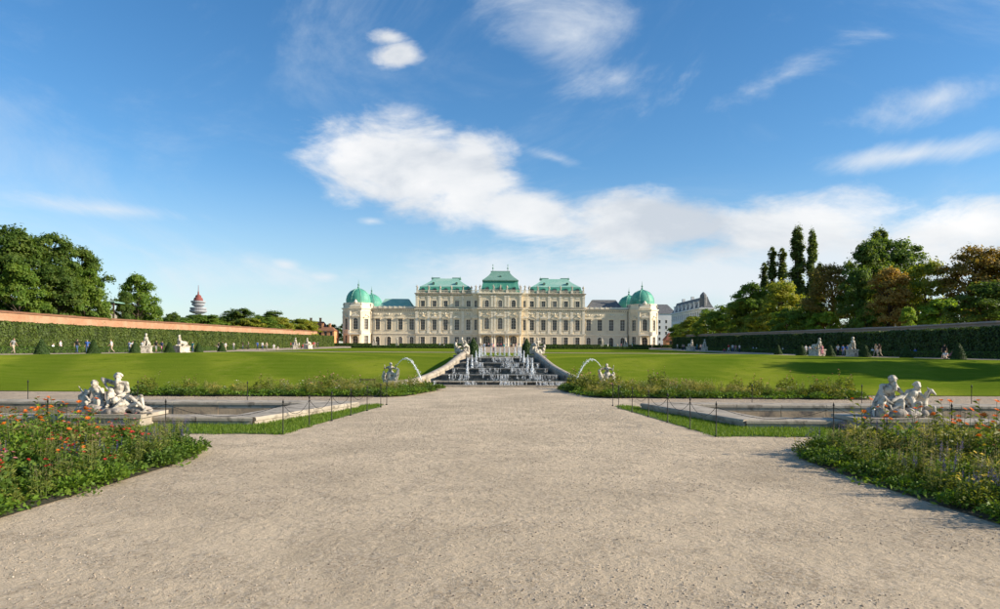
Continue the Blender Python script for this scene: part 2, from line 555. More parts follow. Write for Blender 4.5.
MAT['hedge_shaded'] = LEAF('dark_hedge_leaves', [(.035, .065, .014), (.05, .09, .018), (.075, .115, .024), (.09, .12, .028)], .25, nscale=.5)  # darker copy: shade on the right hedge is put into its leaf colour
MAT['box_leaf'] = LEAF('clipped_box_leaves', [(.025, .055, .012), (.04, .08, .015), (.055, .10, .018)], .2)
MAT['low_hedge'] = LEAF('low_hedge_leaves', [(.05, .10, .014), (.075, .14, .018), (.10, .165, .022)], .25)
MAT['grass'] = LEAF('grass_blades', [(.07, .15, .012), (.11, .20, .018), (.15, .23, .022), (.19, .22, .04)], .4)

# ------------------------------------------------------------------ terrain
def H(x, y):
    s1 = (y - 46.0) / 18.0
    s2 = (abs(x) - 30.0) / 16.0
    s = max(0.0, min(1.0, max(s1, s2)))
    z = 1.7 * s ** 1.75                      # concave bank with a clear upper edge
    if y > 120:
        z += min(1.6, (y - 120) / 180.0 * 1.6)
    return z


def sheet(name, xs, ys, mat, dz=0.0, hole=None, zf=H, smooth=True):
    mb = MB()
    nx, ny = len(xs), len(ys)
    mb.v = [(x, y, zf(x, y) + dz) for y in ys for x in xs]
    for j in range(ny - 1):
        for i in range(nx - 1):
            if hole and hole((xs[i] + xs[i + 1]) / 2, (ys[j] + ys[j + 1]) / 2): continue
            a = j * nx + i
            mb.f.append((a, a + 1, a + nx + 1, a + nx))
    mb.m = [0] * len(mb.f)
    return mb.build(name, mat, smooth=smooth)


rng2 = lambda a, b, s: [a + s * i for i in range(int(round((b - a) / s)) + 1)]
gx = [-9000, -4000, -1500] + rng2(-400, 400, 10) + [1500, 4000, 9000]
gy = [-3000, -800] + rng2(-200, 500, 10) + [900, 2000, 4500, 12000]
tag(sheet('ground', gx, gy, MAT['ground'], -1.3), kind='structure')
INNER = [(27.2, 24.1), (9.1, 24.1), (8.1, 29.7), (27.2, 29.7)]


def basin_hole(x, y):
    x = abs(x); c = False; j = len(INNER) - 1
    if not (23.6 < y < 30.2 and x < 27.5): return False
    for px, py in ((x, y), (x + .35, y), (x - .35, y), (x, y + .35), (x, y - .35)):
        j = len(INNER) - 1; c = False
        for i in range(len(INNER)):
            (xi, yi), (xj, yj) = INNER[i], INNER[j]
            if (yi > py) != (yj > py) and px < (xj - xi) * (py - yi) / (yj - yi) + xi: c = not c
            j = i
        if c: return True
    return False


tag(sheet('gravel_path', rng2(-30, 30, .5), rng2(-30, 47, .5), MAT['gravel'], 0, hole=basin_hole, zf=lambda x, y: 0.0), kind='structure')
for q in ([-30, -6.6], [6.6, 30]):
    tag(sheet('sandy_path', q, [30.5, 41.2], MAT['sand'], 0.004, hole=None, zf=lambda x, y: 0.0), kind='structure')
tag(sheet('terrace_path', rng2(-76, 76, 2), rng2(44, 304, 2), MAT['sand'], 0.0, hole=lambda x, y: abs(x) < 46 and y < 126), kind='structure')
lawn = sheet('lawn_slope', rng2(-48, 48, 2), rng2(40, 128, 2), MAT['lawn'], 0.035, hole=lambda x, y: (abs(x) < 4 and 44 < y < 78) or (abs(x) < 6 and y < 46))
tag(lawn, kind='structure')
for sx in (-1, 1):
    xs = rng2(8, 46, 2) if sx > 0 else rng2(-46, -8, 2)
    for y0, y1 in ((136, 206), (214, 280)):
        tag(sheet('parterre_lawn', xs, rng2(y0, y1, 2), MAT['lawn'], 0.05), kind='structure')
tag(sheet('basin_water', [-27.2, -8.0], [24.0, 29.8], MAT['water'], -.42, zf=lambda x, y: 0), kind='structure')
tag(sheet('basin_water', [8.0, 27.2], [24.0, 29.8], MAT['water'], -.42, zf=lambda x, y: 0), kind='structure')

# ------------------------------------------------------------------ palace
PZ = 2.95
palace = empty('palace', (0, 300, PZ))
tag(palace, 'long cream baroque palace with green copper roofs and domed corner towers', 'palace')
KP = 300 / 700.0


def wall_sheet(mb, x0, x1, z0, z1, openings, depth=.45, T=None):
    """front wall at y=0 with real openings (x0,x1,z0,z1) and reveals"""
    mb.T = T
    xs = sorted({x0, x1, *[o[0] for o in openings], *[o[1] for o in openings]})
    zs = sorted({z0, z1, *[o[2] for o in openings], *[o[3] for o in openings]})
    for i in range(len(xs) - 1):
        for j in range(len(zs) - 1):
            cx, cz = (xs[i] + xs[i + 1]) / 2, (zs[j] + zs[j + 1]) / 2
            if any(o[0] < cx < o[1] and o[2] < cz < o[3] for o in openings): continue
            mb.add([(xs[i], 0, zs[j]), (xs[i + 1], 0, zs[j]), (xs[i + 1], 0, zs[j + 1]), (xs[i], 0, zs[j + 1])], [(0, 1, 2, 3)])
    for a, b_, c, d in openings:
        mb.add([(a, 0, c), (b_, 0, c), (b_, 0, d), (a, 0, d), (a, depth, c), (b_, depth, c), (b_, depth, d), (a, depth, d)],
               [(0, 4, 5, 1), (1, 5, 6, 2), (2, 6, 7, 3), (3, 7, 4, 0)])
    mb.T = None


def arch_pts(w, h, n=10):
    """outline of an arched opening, width w, total height h, from bottom right counter-clockwise"""
    r = w / 2
    return [(w / 2, 0)] + [(r * math.cos(PI * i / n), h - r + r * math.sin(PI * i / n)) for i in range(n + 1)] + [(-w / 2, 0)]


WCACHE = {}


def window_meshes(kind, w, h, ped):
    key = (kind, round(w, 2), round(h, 2), ped)
    if key in WCACHE: return WCACHE[key]
    f = MB(); g = MB(); br = MB(); pd = MB()
    s = .20                                     # architrave width
    if kind == 'rect':
        f.box(-w / 2 - s, -w / 2, -.10, .06, 0, h + s)
        f.box(w / 2, w / 2 + s, -.10, .06, 0, h + s)
        f.box(-w / 2 + .002, w / 2 - .002, -.10, .06, h, h + s - .003)
        g.add([(-w / 2, .30, 0), (w / 2, .30, 0), (w / 2, .30, h), (-w / 2, .30, h)], [(0, 1, 2, 3)])
    else:
        inner = arch_pts(w - .16, h - .08)
        # spandrels inside the opening
        n = len(inner)
        r = (w - .16) / 2
        for sg in (-1, 1):
            pts = [(r * math.cos(PI / 2 * i / 6), h - .08 - r + r * math.sin(PI / 2 * i / 6)) for i in range(7)]
            poly = [(w / 2, h)] + [(0, h)] + [p for p in reversed(pts)] + [(w / 2, pts[0][1])]
            if sg < 0: poly = [(-p[0], p[1]) for p in reversed(poly)]
            f.xz(poly, .012, .32)
        # architrave following the arch
        ro, ri = r + .26, r
        zc = h - .08 - r
        arc = [(math.cos(PI * i / 12), math.sin(PI * i / 12)) for i in range(13)]
        for i in range(12):
            a, b_ = arc[i], arc[i + 1]
            f.xz([(ri * a[0], zc + ri * a[1]), (ro * a[0], zc + ro * a[1]), (ro * b_[0], zc + ro * b_[1]), (ri * b_[0], zc + ri * b_[1])], -.10, .01)
        f.box(-ro, -ri, -.10, .01, 0, zc); f.box(ri, ro, -.10, .01, 0, zc)
        g.xz([(p[0] * 1.04, p[1]) for p in inner], .30, .31)
    f.box(-w / 2 - s - .1, w / 2 + s + .1, -.22, .05, -.16, 0)     # sill
    # glazing bars: one mullion, transoms
    for x in ((0,) if w < 2.6 else (-w / 6, w / 6)):
        br.box(x - .05, x + .05, .22, .28, 0, h - (.1 if kind == 'rect' else .12))
    k = max(2, int(round(h / 1.15)))
    for i in range(1, k):
        br.box(-w / 2, w / 2, .235, .275, h * i / k - .035, h * i / k + .035)
    br.box(-w / 2, -w / 2 + .09, .225, .285, 0, h - w * .4 if kind == 'arch' else h)
    br.box(w / 2 - .09, w / 2, .225, .285, 0, h - w * .4 if kind == 'arch' else h)
    top = h + s + (.1 if kind == 'rect' else .25)
    if ped == 'flat':
        pd.box(-w / 2 - .45, w / 2 + .45, -.55, .02, top, top + .26)
        pd.box(-w / 2 - .3, w / 2 + .3, -.2, .01, top - .16, top)
    elif ped in ('tri', 'seg'):
        a = w / 2 + .55
        pd.box(-a, a, -.55, .02, top, top + .16)
        pd.box(-a + .2, a - .2, -.16, .01, top - .5, top - .0)
        if ped == 'tri':
            pd.xz([(-a, top + .16), (a, top + .16), (0, top + .95)], -.34, .01)
            pd.xz([(-a - .08, top + .18), (-a + .16, top + .18), (0, top + 1.02), (0, top + 1.18)], -.66, -.34)
            pd.xz([(a - .16, top + .18), (a + .08, top + .18), (0, top + 1.18), (0, top + 1.02)], -.66, -.34)
        else:
            pts = [(a * math.cos(t), top + .16 + .85 * math.sin(t)) for t in [PI * i / 10 for i in range(11)]]
            pd.xz(pts, -.60, .01)
        pd.xz([(-.28, top + .75), (.28, top + .75), (.2, top + 1.5), (-.2, top + 1.5)], -.3, -.05)
    r = (f.mesh('window_surround', MAT['trim']), g.mesh('window_pane', MAT['glass']), br.mesh('window_bars', MAT['bars']),
         pd.mesh('window_pediment', MAT['trim']) if pd.v else None)
    WCACHE[key] = r
    return r


def window(x, z, w, h, kind='rect', ped=None, y=0, rz=0, door=False, parent=None):
    fm, gm, bm, pm = window_meshes(kind, w, h, ped)
    o = link('door' if door else 'window', fm, parent or palace, (x, y, z), (0, 0, rz))
    link('pane', gm, o); link('glazing_bars', bm, o)
    if pm: link('pediment', pm, o)
    return o


def opening(x, z, w, h):
    return (x - w / 2, x + w / 2, z, z + h)


def block(name, x0, x1, yf, yb, z0, z1, ops, mat=None):
    """facade wall with openings plus the body behind it"""
    mb = MB()
    wall_sheet(mb, x0, x1, z0, z1, ops, T=Matrix.Translation((0, yf, 0)))
    mb.box(x0, x1, yf + .45, yb, z0, z1)
    # ends of the front wall leaf
    for x in (x0, x1):
        q = [(x, yf, z0), (x, yf + .45, z0), (x, yf + .45, z1), (x, yf, z1)]
        mb.add(q, [(0, 3, 2, 1) if x == x0 else (0, 1, 2, 3)])
    return mb.build(name, mat or MAT['wall'], palace)


def band(x0, x1, yf, z, prof, mat=None, name='cornice', ret=None):
    """horizontal moulding: prof = [(projection, height)...] stacked upward; ret: depth of the returns"""
    mb = MB()
    for pr, h in prof:
        mb.box(x0 - pr, x1 + pr, yf - pr, yf + (ret or .3), z, z + h)
        z += h
    return mb.build(name, mat or MAT['trim'], palace)


def consoles(x0, x1, yf, z, h=.42, step=.75, w=.28, pr=.34):
    mb = MB(); n = int((x1 - x0) / step)
    for i in range(n):
        x = x0 + (i + .5) * (x1 - x0) / n
        mb.xz([(x - w / 2, z), (x + w / 2, z), (x + w / 2 + .04, z + h), (x - w / 2 - .04, z + h)], yf - pr, yf + .02)
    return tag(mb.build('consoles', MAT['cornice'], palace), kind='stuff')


def relief(x, yf, z, seed):
    """carved cartouche with garlands over a window"""
    r_ = random.Random(seed); mb = MB()
    mb.lathe([(.05, z - .05), (.34, z + .2), (.38, z + .5), (.2, z + .85), (.04, z + .95)], 8, x, yf)
    for s in (-1, 1):
        mb.tube([(x + s * .3, yf - .1, z + .6), (x + s * .75, yf - .12, z + .25), (x + s * 1.2, yf - .1, z + .5), (x + s * 1.45, yf - .06, z + .7)], [.1, .17, .13, .05], 6)
    return mb.build('carved_relief', MAT['trim'], palace, True)


def balustrade(x0, x1, y, z, h=1.15, posts=None, name='balustrade'):
    mb = MB()
    mb.box(x0, x1, y - .16, y + .16, z, z + .2)
    mb.box(x0, x1, y - .18, y + .18, z + h - .18, z + h)
    n = int((x1 - x0) / .52)
    for i in range(n):
        x = x0 + (i + .5) * (x1 - x0) / n
        mb.lathe([(.07, z + .2), (.14, z + .45), (.06, z + .75), (.09, z + h - .18)], 6, x, y)
    for x in posts or []:
        mb.box(x - .38, x + .38, y - .26, y + .26, z, z + h + .12)
    return mb.build(name, MAT['trim'], palace)


def roof_statue_mesh(seed):
    rd = random.Random(seed)
    mb = MB()
    mb.box(-.3, .3, -.25, .25, 0, .25)
    lean = rd.uniform(-.12, .12)
    mb.tube([(0, 0, .2), (lean, 0, 1.0), (lean * .6, 0, 1.45), (lean, -.02, 1.75), (lean, -.02, 1.9)], [.27, .25, .28, .12, .1], 8)
    mb.tube([(lean, -.03, 1.85), (lean, -.03, 1.98), (lean, -.03, 2.16)], [.1, .17, .06], 8)
    s = rd.choice((-1, 1))
    mb.tube([(lean + s * .22, 0, 1.6), (lean + s * .5, -.1, 1.35), (lean + s * .45, -.25, 1.8 if rd.random() < .5 else 1.05)], [.1, .085, .06], 6)
    mb.tube([(lean - s * .22, 0, 1.6), (lean - s * .42, 0, 1.25), (lean - s * .2, -.2, 1.0)], [.1, .085, .06], 6)
    mb.tube([(-.1 * s, .1, .3), (-.35 * s, .12, .9), (-.3 * s, .08, 1.4)], [.1, .16, .05], 6)
    return mb.mesh('roof_statue', MAT['marble'], True)


def trophy_mesh():
    mb = MB()
    mb.lathe([(.34, 0), (.3, .22), (.16, .35), (.22, .55), (.46, .85), (.5, 1.1), (.3, 1.35), (.34, 1.5), (.1, 1.75), (.02, 2.0)], 10)
    return mb.mesh('roof_urn', MAT['marble'], True)


RS = [roof_statue_mesh(i) for i in range(4)]
URN = trophy_mesh()


def roof_figures(xs, y, z):
    for i, x in enumerate(xs):
        if i % 3 == 2: link('roof_urn', URN, palace, (x, y, z))
        else: link('roof_statue', RS[(i * 7 + int(abs(x))) % 4], palace, (x, y, z), (0, 0, random.uniform(-.4, .4)))


CB_W = [(-13.3 * KP), 0.0, (13.3 * KP)]
SB_W = [k * KP for k in (31.7, 43.2, 54.5, 65.8, 77.4)]
LK_W = [k * KP for k in (88.6, 99.8, 111.3, 122.6)]
X_C, X_N, X_S, X_L = 21.4 * KP, 27.7 * KP, 84.3 * KP, 128 * KP
MAIN_Y = 0.0


def hip_roof(mb, x0, x1, y0, y1, z0, z1, inx, iny, curve=0.0):
    n = 6
    prev = None
    rings = []
    for i in range(n + 1):
        t = i / n
        k = t + curve * math.sin(PI * t)
        rings.append([(x0 + inx * k, y0 + iny * k, z0 + (z1 - z0) * t), (x1 - inx * k, y0 + iny * k, z0 + (z1 - z0) * t),
                      (x1 - inx * k, y1 - iny * k, z0 + (z1 - z0) * t), (x0 + inx * k, y1 - iny * k, z0 + (z1 - z0) * t)])
    vs = [p for r in rings for p in r]
    fs = []
    for j in range(n):
        for i in range(4):
            fs.append((j * 4 + i, j * 4 + (i + 1) % 4, j * 4 + 4 + (i + 1) % 4, j * 4 + 4 + i))
    fs.append((n * 4, n * 4 + 1, n * 4 + 2, n * 4 + 3)); fs.append((3, 2, 1, 0))
    mb.add(vs, fs)


def dormer(x, y, z, w=1.7, h=1.6, parent=None):
    f = MB(); g = MB()
    pts = arch_pts(w, h, 10)
    f.xz(pts, 0, 1.6)
    fo = arch_pts(w + .4, h + .2, 10)
    o = f.build('dormer', MAT['copper_deep'], parent or palace, loc=(x, y, z))
    g.xz([(p[0] * .66, p[1] * .72 + .2) for p in pts], -.03, .02)
    g.build('pane', MAT['glass'], o)
    return o


for sx in (-1, 1):
    # --- side blocks -------------------------------------------------
    x0, x1 = (X_N, X_S) if sx > 0 else (-X_S, -X_N)
    ops = []
    for k in SB_W:
        x = sx * k
        ops += [opening(x, 1.1, 1.85, 3.4), opening(x, 7.5, 1.95, 4.6), opening(x, 17.5, 1.75, 2.5)]
    block('wall', x0, x1, 0, 24, -1.5, 23.2, ops)
    for i, k in enumerate(SB_W):
        x = sx * k
        window(x, 1.1, 1.85, 3.4, 'rect', None)
        window(x, 7.5, 1.95, 4.6, 'rect', 'tri' if i % 2 == 0 else 'seg')
        window(x, 17.5, 1.75, 2.5, 'rect', None)
        # carved panels over and under the windows
        mb = MB(); mb.box(x - 1.0, x + 1.0, -.06, .01, 6.25, 6.95); mb.build('carved_panel', MAT['trim'], palace)
        mb = MB(); mb.box(x - .8, x + .8, -.09, .01, 21.05, 21.6); mb.build('carved_panel', MAT['trim'], palace)
    edges = [X_N + .35] + [(SB_W[i] + SB_W[i + 1]) / 2 for i in range(4)] + [X_S - .35]
    for e in edges:
        for z0_, z1_, w_ in ((6.0, 15.3, .55), (17.35, 22.2, .5)):
            mb = MB(); x = sx * e
            mb.box(x - w_, x + w_, -.16, .01, z0_, z1_)
            mb.box(x - w_ - .1, x + w_ + .1, -.24, .01, z1_ - .7, z1_ - .05)
            mb.box(x - w_ - .08, x + w_ + .08, -.22, .01, z0_, z0_ + .35)
            mb.build('pilaster', MAT['trim'], palace)
    band(x0, x1, 0, 5.35, [(.12, .3), (.26, .22)], name='string_course')
    band(x0, x1, 0, 15.4, [(.12, .7), (.35, .25), (.62, .28)], ret=2, mat=MAT['trim'])
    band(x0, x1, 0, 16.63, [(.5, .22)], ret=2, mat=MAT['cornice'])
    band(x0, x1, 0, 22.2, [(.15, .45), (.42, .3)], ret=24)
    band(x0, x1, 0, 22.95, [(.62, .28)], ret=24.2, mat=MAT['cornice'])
    band(x0, x1, 0, -.9, [(.2, 1.5)], name='plinth')
    consoles(x0, x1, 0, 15.75); consoles(x0, x1, 0, 22.3, .36, .6)
    for k in SB_W: relief(sx * k, 0, 14.05, 1)
    posts = [x0 + .5] + [sx * e for e in edges[1:-1]] + [x1 - .5]
    posts = sorted(posts)
    balustrade(x0 + .1, x1 - .1, .25, 23.24, 1.3, posts)
    roof_figures(posts, .25, 24.66)
    mb = MB(); hip_roof(mb, x0 + .5, x1 - .5, 1.0, 22.8, 23.2, 26.2, 1.0, 1.0, .0)
    lower = mb.build('roof', MAT['copper_deep'], palace)
    mb = MB(); hip_roof(mb, x0 + 1.3, x1 - 1.3, 1.9, 21.9, 26.2, 30.4, 5.5, 7.0, .08)
    mb.build('roof', MAT['copper'], palace)
    cx = (x0 + x1) / 2
    for q in (-1, 1):
        mb = MB(); mb.box(cx + q * 4.6 - 1.9, cx + q * 4.6 + 1.9, 9.5, 14, 30.2, 30.9)
        mb.tube([(cx + q * 6.2, 11, 30.8), (cx + q * 6.2, 11, 31.7)], [.09, .04], 6)
        mb.build('roof_ridge', MAT['copper_dark'], palace)
    for k in SB_W:
        dormer(sx * k, .75, 23.7, 2.1, 2.0)
    for q in (-1, 1):
        dormer(cx + q * 5.0, 3.6, 27.4, 1.1, 1.0)
    # --- narrow bay beside the centre ---------------------------------
    x0, x1 = (X_C, X_N) if sx > 0 else (-X_N, -X_C)
    x = sx * 24.4 * KP
    block('wall', x0, x1, -.5, 20, -1.5, 23.2, [opening(x, .6, 1.3, 4.0), opening(x, 7.5, 1.25, 4.6), opening(x, 17.3, 1.1, 2.8)])
    window(x, .6, 1.3, 4.0, 'arch', None, y=-.5); window(x, 7.5, 1.25, 4.6, 'rect', 'seg', y=-.5); window(x, 17.3, 1.1, 2.8, 'rect', None, y=-.5)
    band(x0 + .01, x1 - .01, -.5, 5.4, [(.12, .3), (.22, .2)], name='string_course')
    band(x0 + .01, x1 - .01, -.5, 15.45, [(.12, .7), (.3, .25), (.5, .5)])
    band(x0 + .01, x1 - .01, -.5, 22.25, [(.12, .45), (.3, .3), (.5, .3)])
    balustrade(x0, x1, -.25, 23.31, 1.3, [(x0 + x1) / 2])
    roof_figures([(x0 + x1) / 2], -.25, 24.75)
    # --- link wings ----------------------------------------------------
    x0, x1 = (X_S, X_L) if sx > 0 else (-X_L, -X_S)
    ops = []
    for k in LK_W:
        ops += [opening(sx * k, .7, 1.85, 3.9), opening(sx * k, 7.5, 1.95, 4.6)]
    block('wall', x0, x1, .35, 17, -1.5, 16.6, ops)
    for k in LK_W:
        window(sx * k, .7, 1.85, 3.9, 'arch', None, y=.35)
        window(sx * k, 7.5, 1.95, 4.6, 'rect', 'flat', y=.35)
    band(x0, x1, .35, 5.4, [(.10, .28), (.22, .2)], name='string_course')
    band(x0, x1, .35, 15.35, [(.10, .6), (.3, .25), (.5, .22)], ret=17)
    band(x0, x1, .35, 16.42, [(.62, .24)], ret=17.2, mat=MAT['cornice'])
    band(x0, x1, .35, -.9, [(.2, 1.5)], name='plinth')
    consoles(x0, x1, .35, 15.6, .34)
    for k in LK_W: relief(sx * k, .35, 13.6, 2)
    mb = MB(); mb.box(x0 + .1, x1 - .1, .6, .9, 16.66, 17.5)
    for i in range(9):
        xx = x0 + .6 + i * (x1 - x0 - 1.2) / 8
        mb.box(xx - .3, xx + .3, .52, .98, 16.66, 17.62)
    mb.build('parapet', MAT['trim'], palace)
    mb = MB(); hip_roof(mb, x0 + 1.2, x1 - 1.0, 2, 16, 16.6, 21.2, 3.2, 5.0, .06)
    mb.build('roof', MAT['copper'] if sx < 0 else MAT['slate'], palace)
    # rain pipe
    mb = MB(); xx = sx * (X_L - .3); mb.tube([(xx, .18, 16.2), (xx, .18, 0)], .11, 6); mb.build('rain_pipe', MAT['slate'], palace)

# --- central pavilion ---------------------------------------------------
YC = -1.8
ops = []
for x in CB_W:
    ops += [opening(x, .2, 3.0, 4.9), opening(x, 7.9, 2.2, 4.9), opening(x, 17.3, 1.9, 3.1)]
block('wall', -X_C, X_C, YC, 22, -1.5, 23.4, ops)
for i, x in enumerate(CB_W):
    window(x, .2, 3.0, 4.9, 'arch', None, y=YC, door=True)
    window(x, 7.9, 2.2, 4.9, 'arch', 'tri' if i != 1 else 'seg', y=YC)
    window(x, 17.3, 1.9, 3.1, 'arch', None, y=YC)
band(-X_C, X_C, YC, 15.5, [(.14, .7), (.4, .25), (.66, .3)], ret=2.0)
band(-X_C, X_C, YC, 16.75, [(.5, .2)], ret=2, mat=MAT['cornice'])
band(-X_C, X_C, YC, 22.3, [(.16, .45), (.45, .3), (.66, .32)], ret=3)
for x in (-X_C + .55, -6.66 * KP, 6.66 * KP, X_C - .55):
    for z0_, z1_ in ((6.6, 15.4), (17.3, 22.3)):
        for q in (-.62, .62) if abs(x) < 5 else (0,):
            mb = MB(); xx = x + q
            mb.box(xx - .42, xx + .42, YC - .2, YC + .01, z0_, z1_)
            mb.box(xx - .54, xx + .54, YC - .3, YC + .01, z1_ - .8, z1_ - .08)
            mb.box(xx - .5, xx + .5, YC - .27, YC + .01, z0_, z0_ + .4)
            mb.build('pilaster', MAT['trim'], palace)
consoles(-X_C, X_C, YC, 15.85); consoles(-X_C, X_C, YC, 22.45, .36, .6)
# portico: columns and balcony
for x in (-19.6 * KP, -7.9 * KP, -5.4 * KP, 5.4 * KP, 7.9 * KP, 19.6 * KP):
    mb = MB(); mb.box(x - .5, x + .5, YC - 2.6, YC - 1.6, -.6, .7)
    mb.lathe([(.44, .7), (.36, .95), (.38, 2.5), (.31, 4.7), (.34, 4.8), (.46, 5.05)], 12, x, YC - 2.1)
    mb.box(x - .5, x + .5, YC - 2.6, YC - 1.6, 5.05, 5.3)
    mb.build('column', MAT['trim'], palace)
mb = MB()
mb.box(-X_C + .2, X_C - .2, YC - 2.8, YC - .01, 5.3, 5.75); mb.box(-X_C + .05, X_C - .05, YC - 3.0, YC - .02, 5.75, 6.0)
mb.build('balcony', MAT['trim'], palace)
balustrade(-X_C + .2, X_C - .2, YC - 2.75, 6.0, 1.15, [-X_C + .6, -6.66 * KP, 6.66 * KP, X_C - .6])
posts = [-X_C + .5, -6.66 * KP, 6.66 * KP, X_C - .5]
balustrade(-X_C + .1, X_C - .1, YC + .2, 23.4, 1.3, posts)
roof_figures(posts + [0], YC + .2, 24.8)
mb = MB(); hip_roof(mb, -X_C + .5, X_C - .5, YC + 1.2, 21, 23.3, 28.7, 1.3, 1.6, .04); mb.build('roof', MAT['copper_deep'], palace)
mb = MB(); mb.box(-X_C + 1.4, X_C - 1.4, YC + 2.2, 20, 28.7, 29.1); mb.build('roof_ridge', MAT['copper_dark'], palace)
mb = MB(); hip_roof(mb, -X_C + 1.5, X_C - 1.5, YC + 2.4, 19.8, 29.1, 33.3, 3.9, 5.8, .10); mb.build('roof', MAT['copper_dark'], palace)
mb = MB(); mb.box(-4.2, 4.2, 6.5, 12, 33.2, 33.6); mb.build('roof_ridge', MAT['copper_dark'], palace)
for x in (-7.6 * KP, 7.6 * KP):
    mb = MB(); mb.lathe([(.30, 33.5), (.12, 34.0), (.10, 34.5), (.46, 34.9), (.12, 35.3), (.08, 36.0), (.24, 36.2), (.03, 36.8)], 10, x, 8); mb.build('finial', MAT['copper_dark'], palace, True)
for x in CB_W: dormer(x, YC + .6, 23.9, 2.2, 2.3)
dormer(0, YC + 5.0, 30.2, 1.2, 1.1)

# --- corner towers --------------------------------------------------------
def tower(sx, yc, front):
    cx = sx * 143.2 * KP
    Rr = 6.55
    A = Rr * math.cos(PI / 8)                   # apothem
    half = Rr * math.sin(PI / 8)
    mb = MB()
    oct_ = [(cx + Rr * math.cos(PI / 8 + i * PI / 4), yc + Rr * math.sin(PI / 8 + i * PI / 4)) for i in range(8)]
    core = [(cx + (Rr - .5) * math.cos(PI / 8 + i * PI / 4), yc + (Rr - .5) * math.sin(PI / 8 + i * PI / 4)) for i in range(8)]
    mb.prism(core, -1.5, 17.0)
    faces = [(-PI / 2, True), (-PI / 4, False), (-3 * PI / 4, False), (0, False), (PI, False), (PI / 2, False), (PI / 4, False), (3 * PI / 4, False)]
    wins = []
    for ang, fr in faces:
        seen = front and ang < -.1 or (front and (ang == 0 and sx > 0 or ang == PI and sx < 0))
        ops = []
        if seen:
            if fr: ops = [opening(0, -.1, 2.5, 4.9), opening(0, 7.5, 2.1, 4.9)]
            else: ops = [opening(0, .9, 1.9, 4.0), opening(0, 7.5, 1.9, 4.7)]
        T = Matrix.Translation((cx + A * math.cos(ang), yc + A * math.sin(ang), 0)) @ Matrix.Rotation(ang + PI / 2, 4, 'Z')
        wall_sheet(mb, -half, half, -1.5, 17.0, ops, T=T)
        if seen: wins.append((T, ang, fr))
    mb.build('tower_wall', MAT['wall'], palace)
    for T, ang, fr in wins:
        p = T.translation
        if fr:
            window(p.x, -.1, 2.5, 4.9, 'arch', None, y=p.y, rz=ang + PI / 2, door=True)
            window(p.x, 7.5, 2.1, 4.9, 'arch', 'seg', y=p.y, rz=ang + PI / 2)
        else:
            window(p.x, .9, 1.9, 4.0, 'rect', None, y=p.y, rz=ang + PI / 2)
            window(p.x, 7.5, 1.9, 4.7, 'rect', 'tri', y=p.y, rz=ang + PI / 2)
    ring = lambda r: [(cx + r * math.cos(PI / 8 + i * PI / 4), yc + r * math.sin(PI / 8 + i * PI / 4)) for i in range(8)]
    for nm, z, pr in (('string_course', 5.4, [(.14, .3), (.28, .22)]), ('cornice', 15.3, [(.14, .7), (.4, .3), (.7, .35)]), ('attic', 17.0, [(-.3, 1.6), (-.1, .3)])):
        mb = MB()
        zz = z
        for p, h in pr:
            mb.prism(ring(Rr + p), zz, zz + h); zz += h
        mb.build(nm, MAT['trim'], palace)
    for i in range(8):                          # corner pilasters
        a = PI / 8 + i * PI / 4
        if not front: break
        if math.sin(a) > .5: continue
        mb = MB(); mb.T = Matrix.Translation((cx + (Rr - .1) * math.cos(a), yc + (Rr - .1) * math.sin(a), 0)) @ Matrix.Rotation(a, 4, 'Z')
        mb.box(-.3, .3, -.42, .42, 6.0, 15.3); mb.box(-.3, .4, -.52, .52, 14.4, 15.2); mb.T = None
        mb.build('pilaster', MAT['trim'], palace)
        link('roof_urn', URN, palace, (cx + (Rr - .3) * math.cos(a), yc + (Rr - .3) * math.sin(a), 17.0), scale=(.9, .9, 1.05))
    if front:                                   # balcony on two columns, crest above the cornice
        mb = MB(); mb.box(cx - 2.9, cx + 2.9, yc - A - 1.5, yc - A, 5.3, 5.8); mb.build('balcony', MAT['trim'], palace)
        balustrade(cx - 2.8, cx + 2.8, yc - A - 1.35, 5.8, 1.1, [cx - 2.5, cx + 2.5])
        for q in (-2.1, 2.1):
            mb = MB(); mb.lathe([(.45, -.5), (.42, .6), (.34, .9), (.3, 4.8), (.44, 5.1), (.44, 5.3)], 10, cx + q, yc - A - 1.0); mb.build('column', MAT['trim'], palace)
        mb = MB()
        mb.xz([(cx + 2.4 * math.cos(t), 17.0 + 2.2 * math.sin(t)) for t in [PI * i / 12 for i in range(13)]], yc - A - .35, yc - A + .4)
        mb.lathe([(.7, 18.6), (.9, 19.1), (.5, 19.7), (.1, 20.2)], 8, cx, yc - A)
        mb.build('crest', MAT['trim'], palace)
    prof = [(Rr - 1.5, 18.9), (Rr - 1.35, 19.2), (Rr - 1.3, 20.4), (Rr - 1.65, 21.8), (Rr - 2.3, 23.0), (Rr - 3.3, 24.1), (Rr - 4.6, 24.8), (.75, 25.2), (.45, 25.5), (.35, 26.0)]
    mb = MB(); mb.lathe(prof, 32, cx, yc, PI / 32)
    d = mb.build('dome', MAT['copper_deep'], palace)
    mb = MB()
    for i in range(8):
        a = PI / 8 + i * PI / 4
        mb.tube([(cx + r * math.cos(a), yc + r * math.sin(a), z + .05) for r, z in prof[1:8]], .12, 5)
    mb.build('rib', MAT['copper'], d)
    mb = MB(); mb.lathe([(.5, 25.8), (.3, 26.2), (.15, 26.4), (.48, 26.9), (.15, 27.3), (.06, 28.6), (.02, 29.2)], 10, cx, yc)
    mb.build('finial', MAT['copper_dark'], palace)


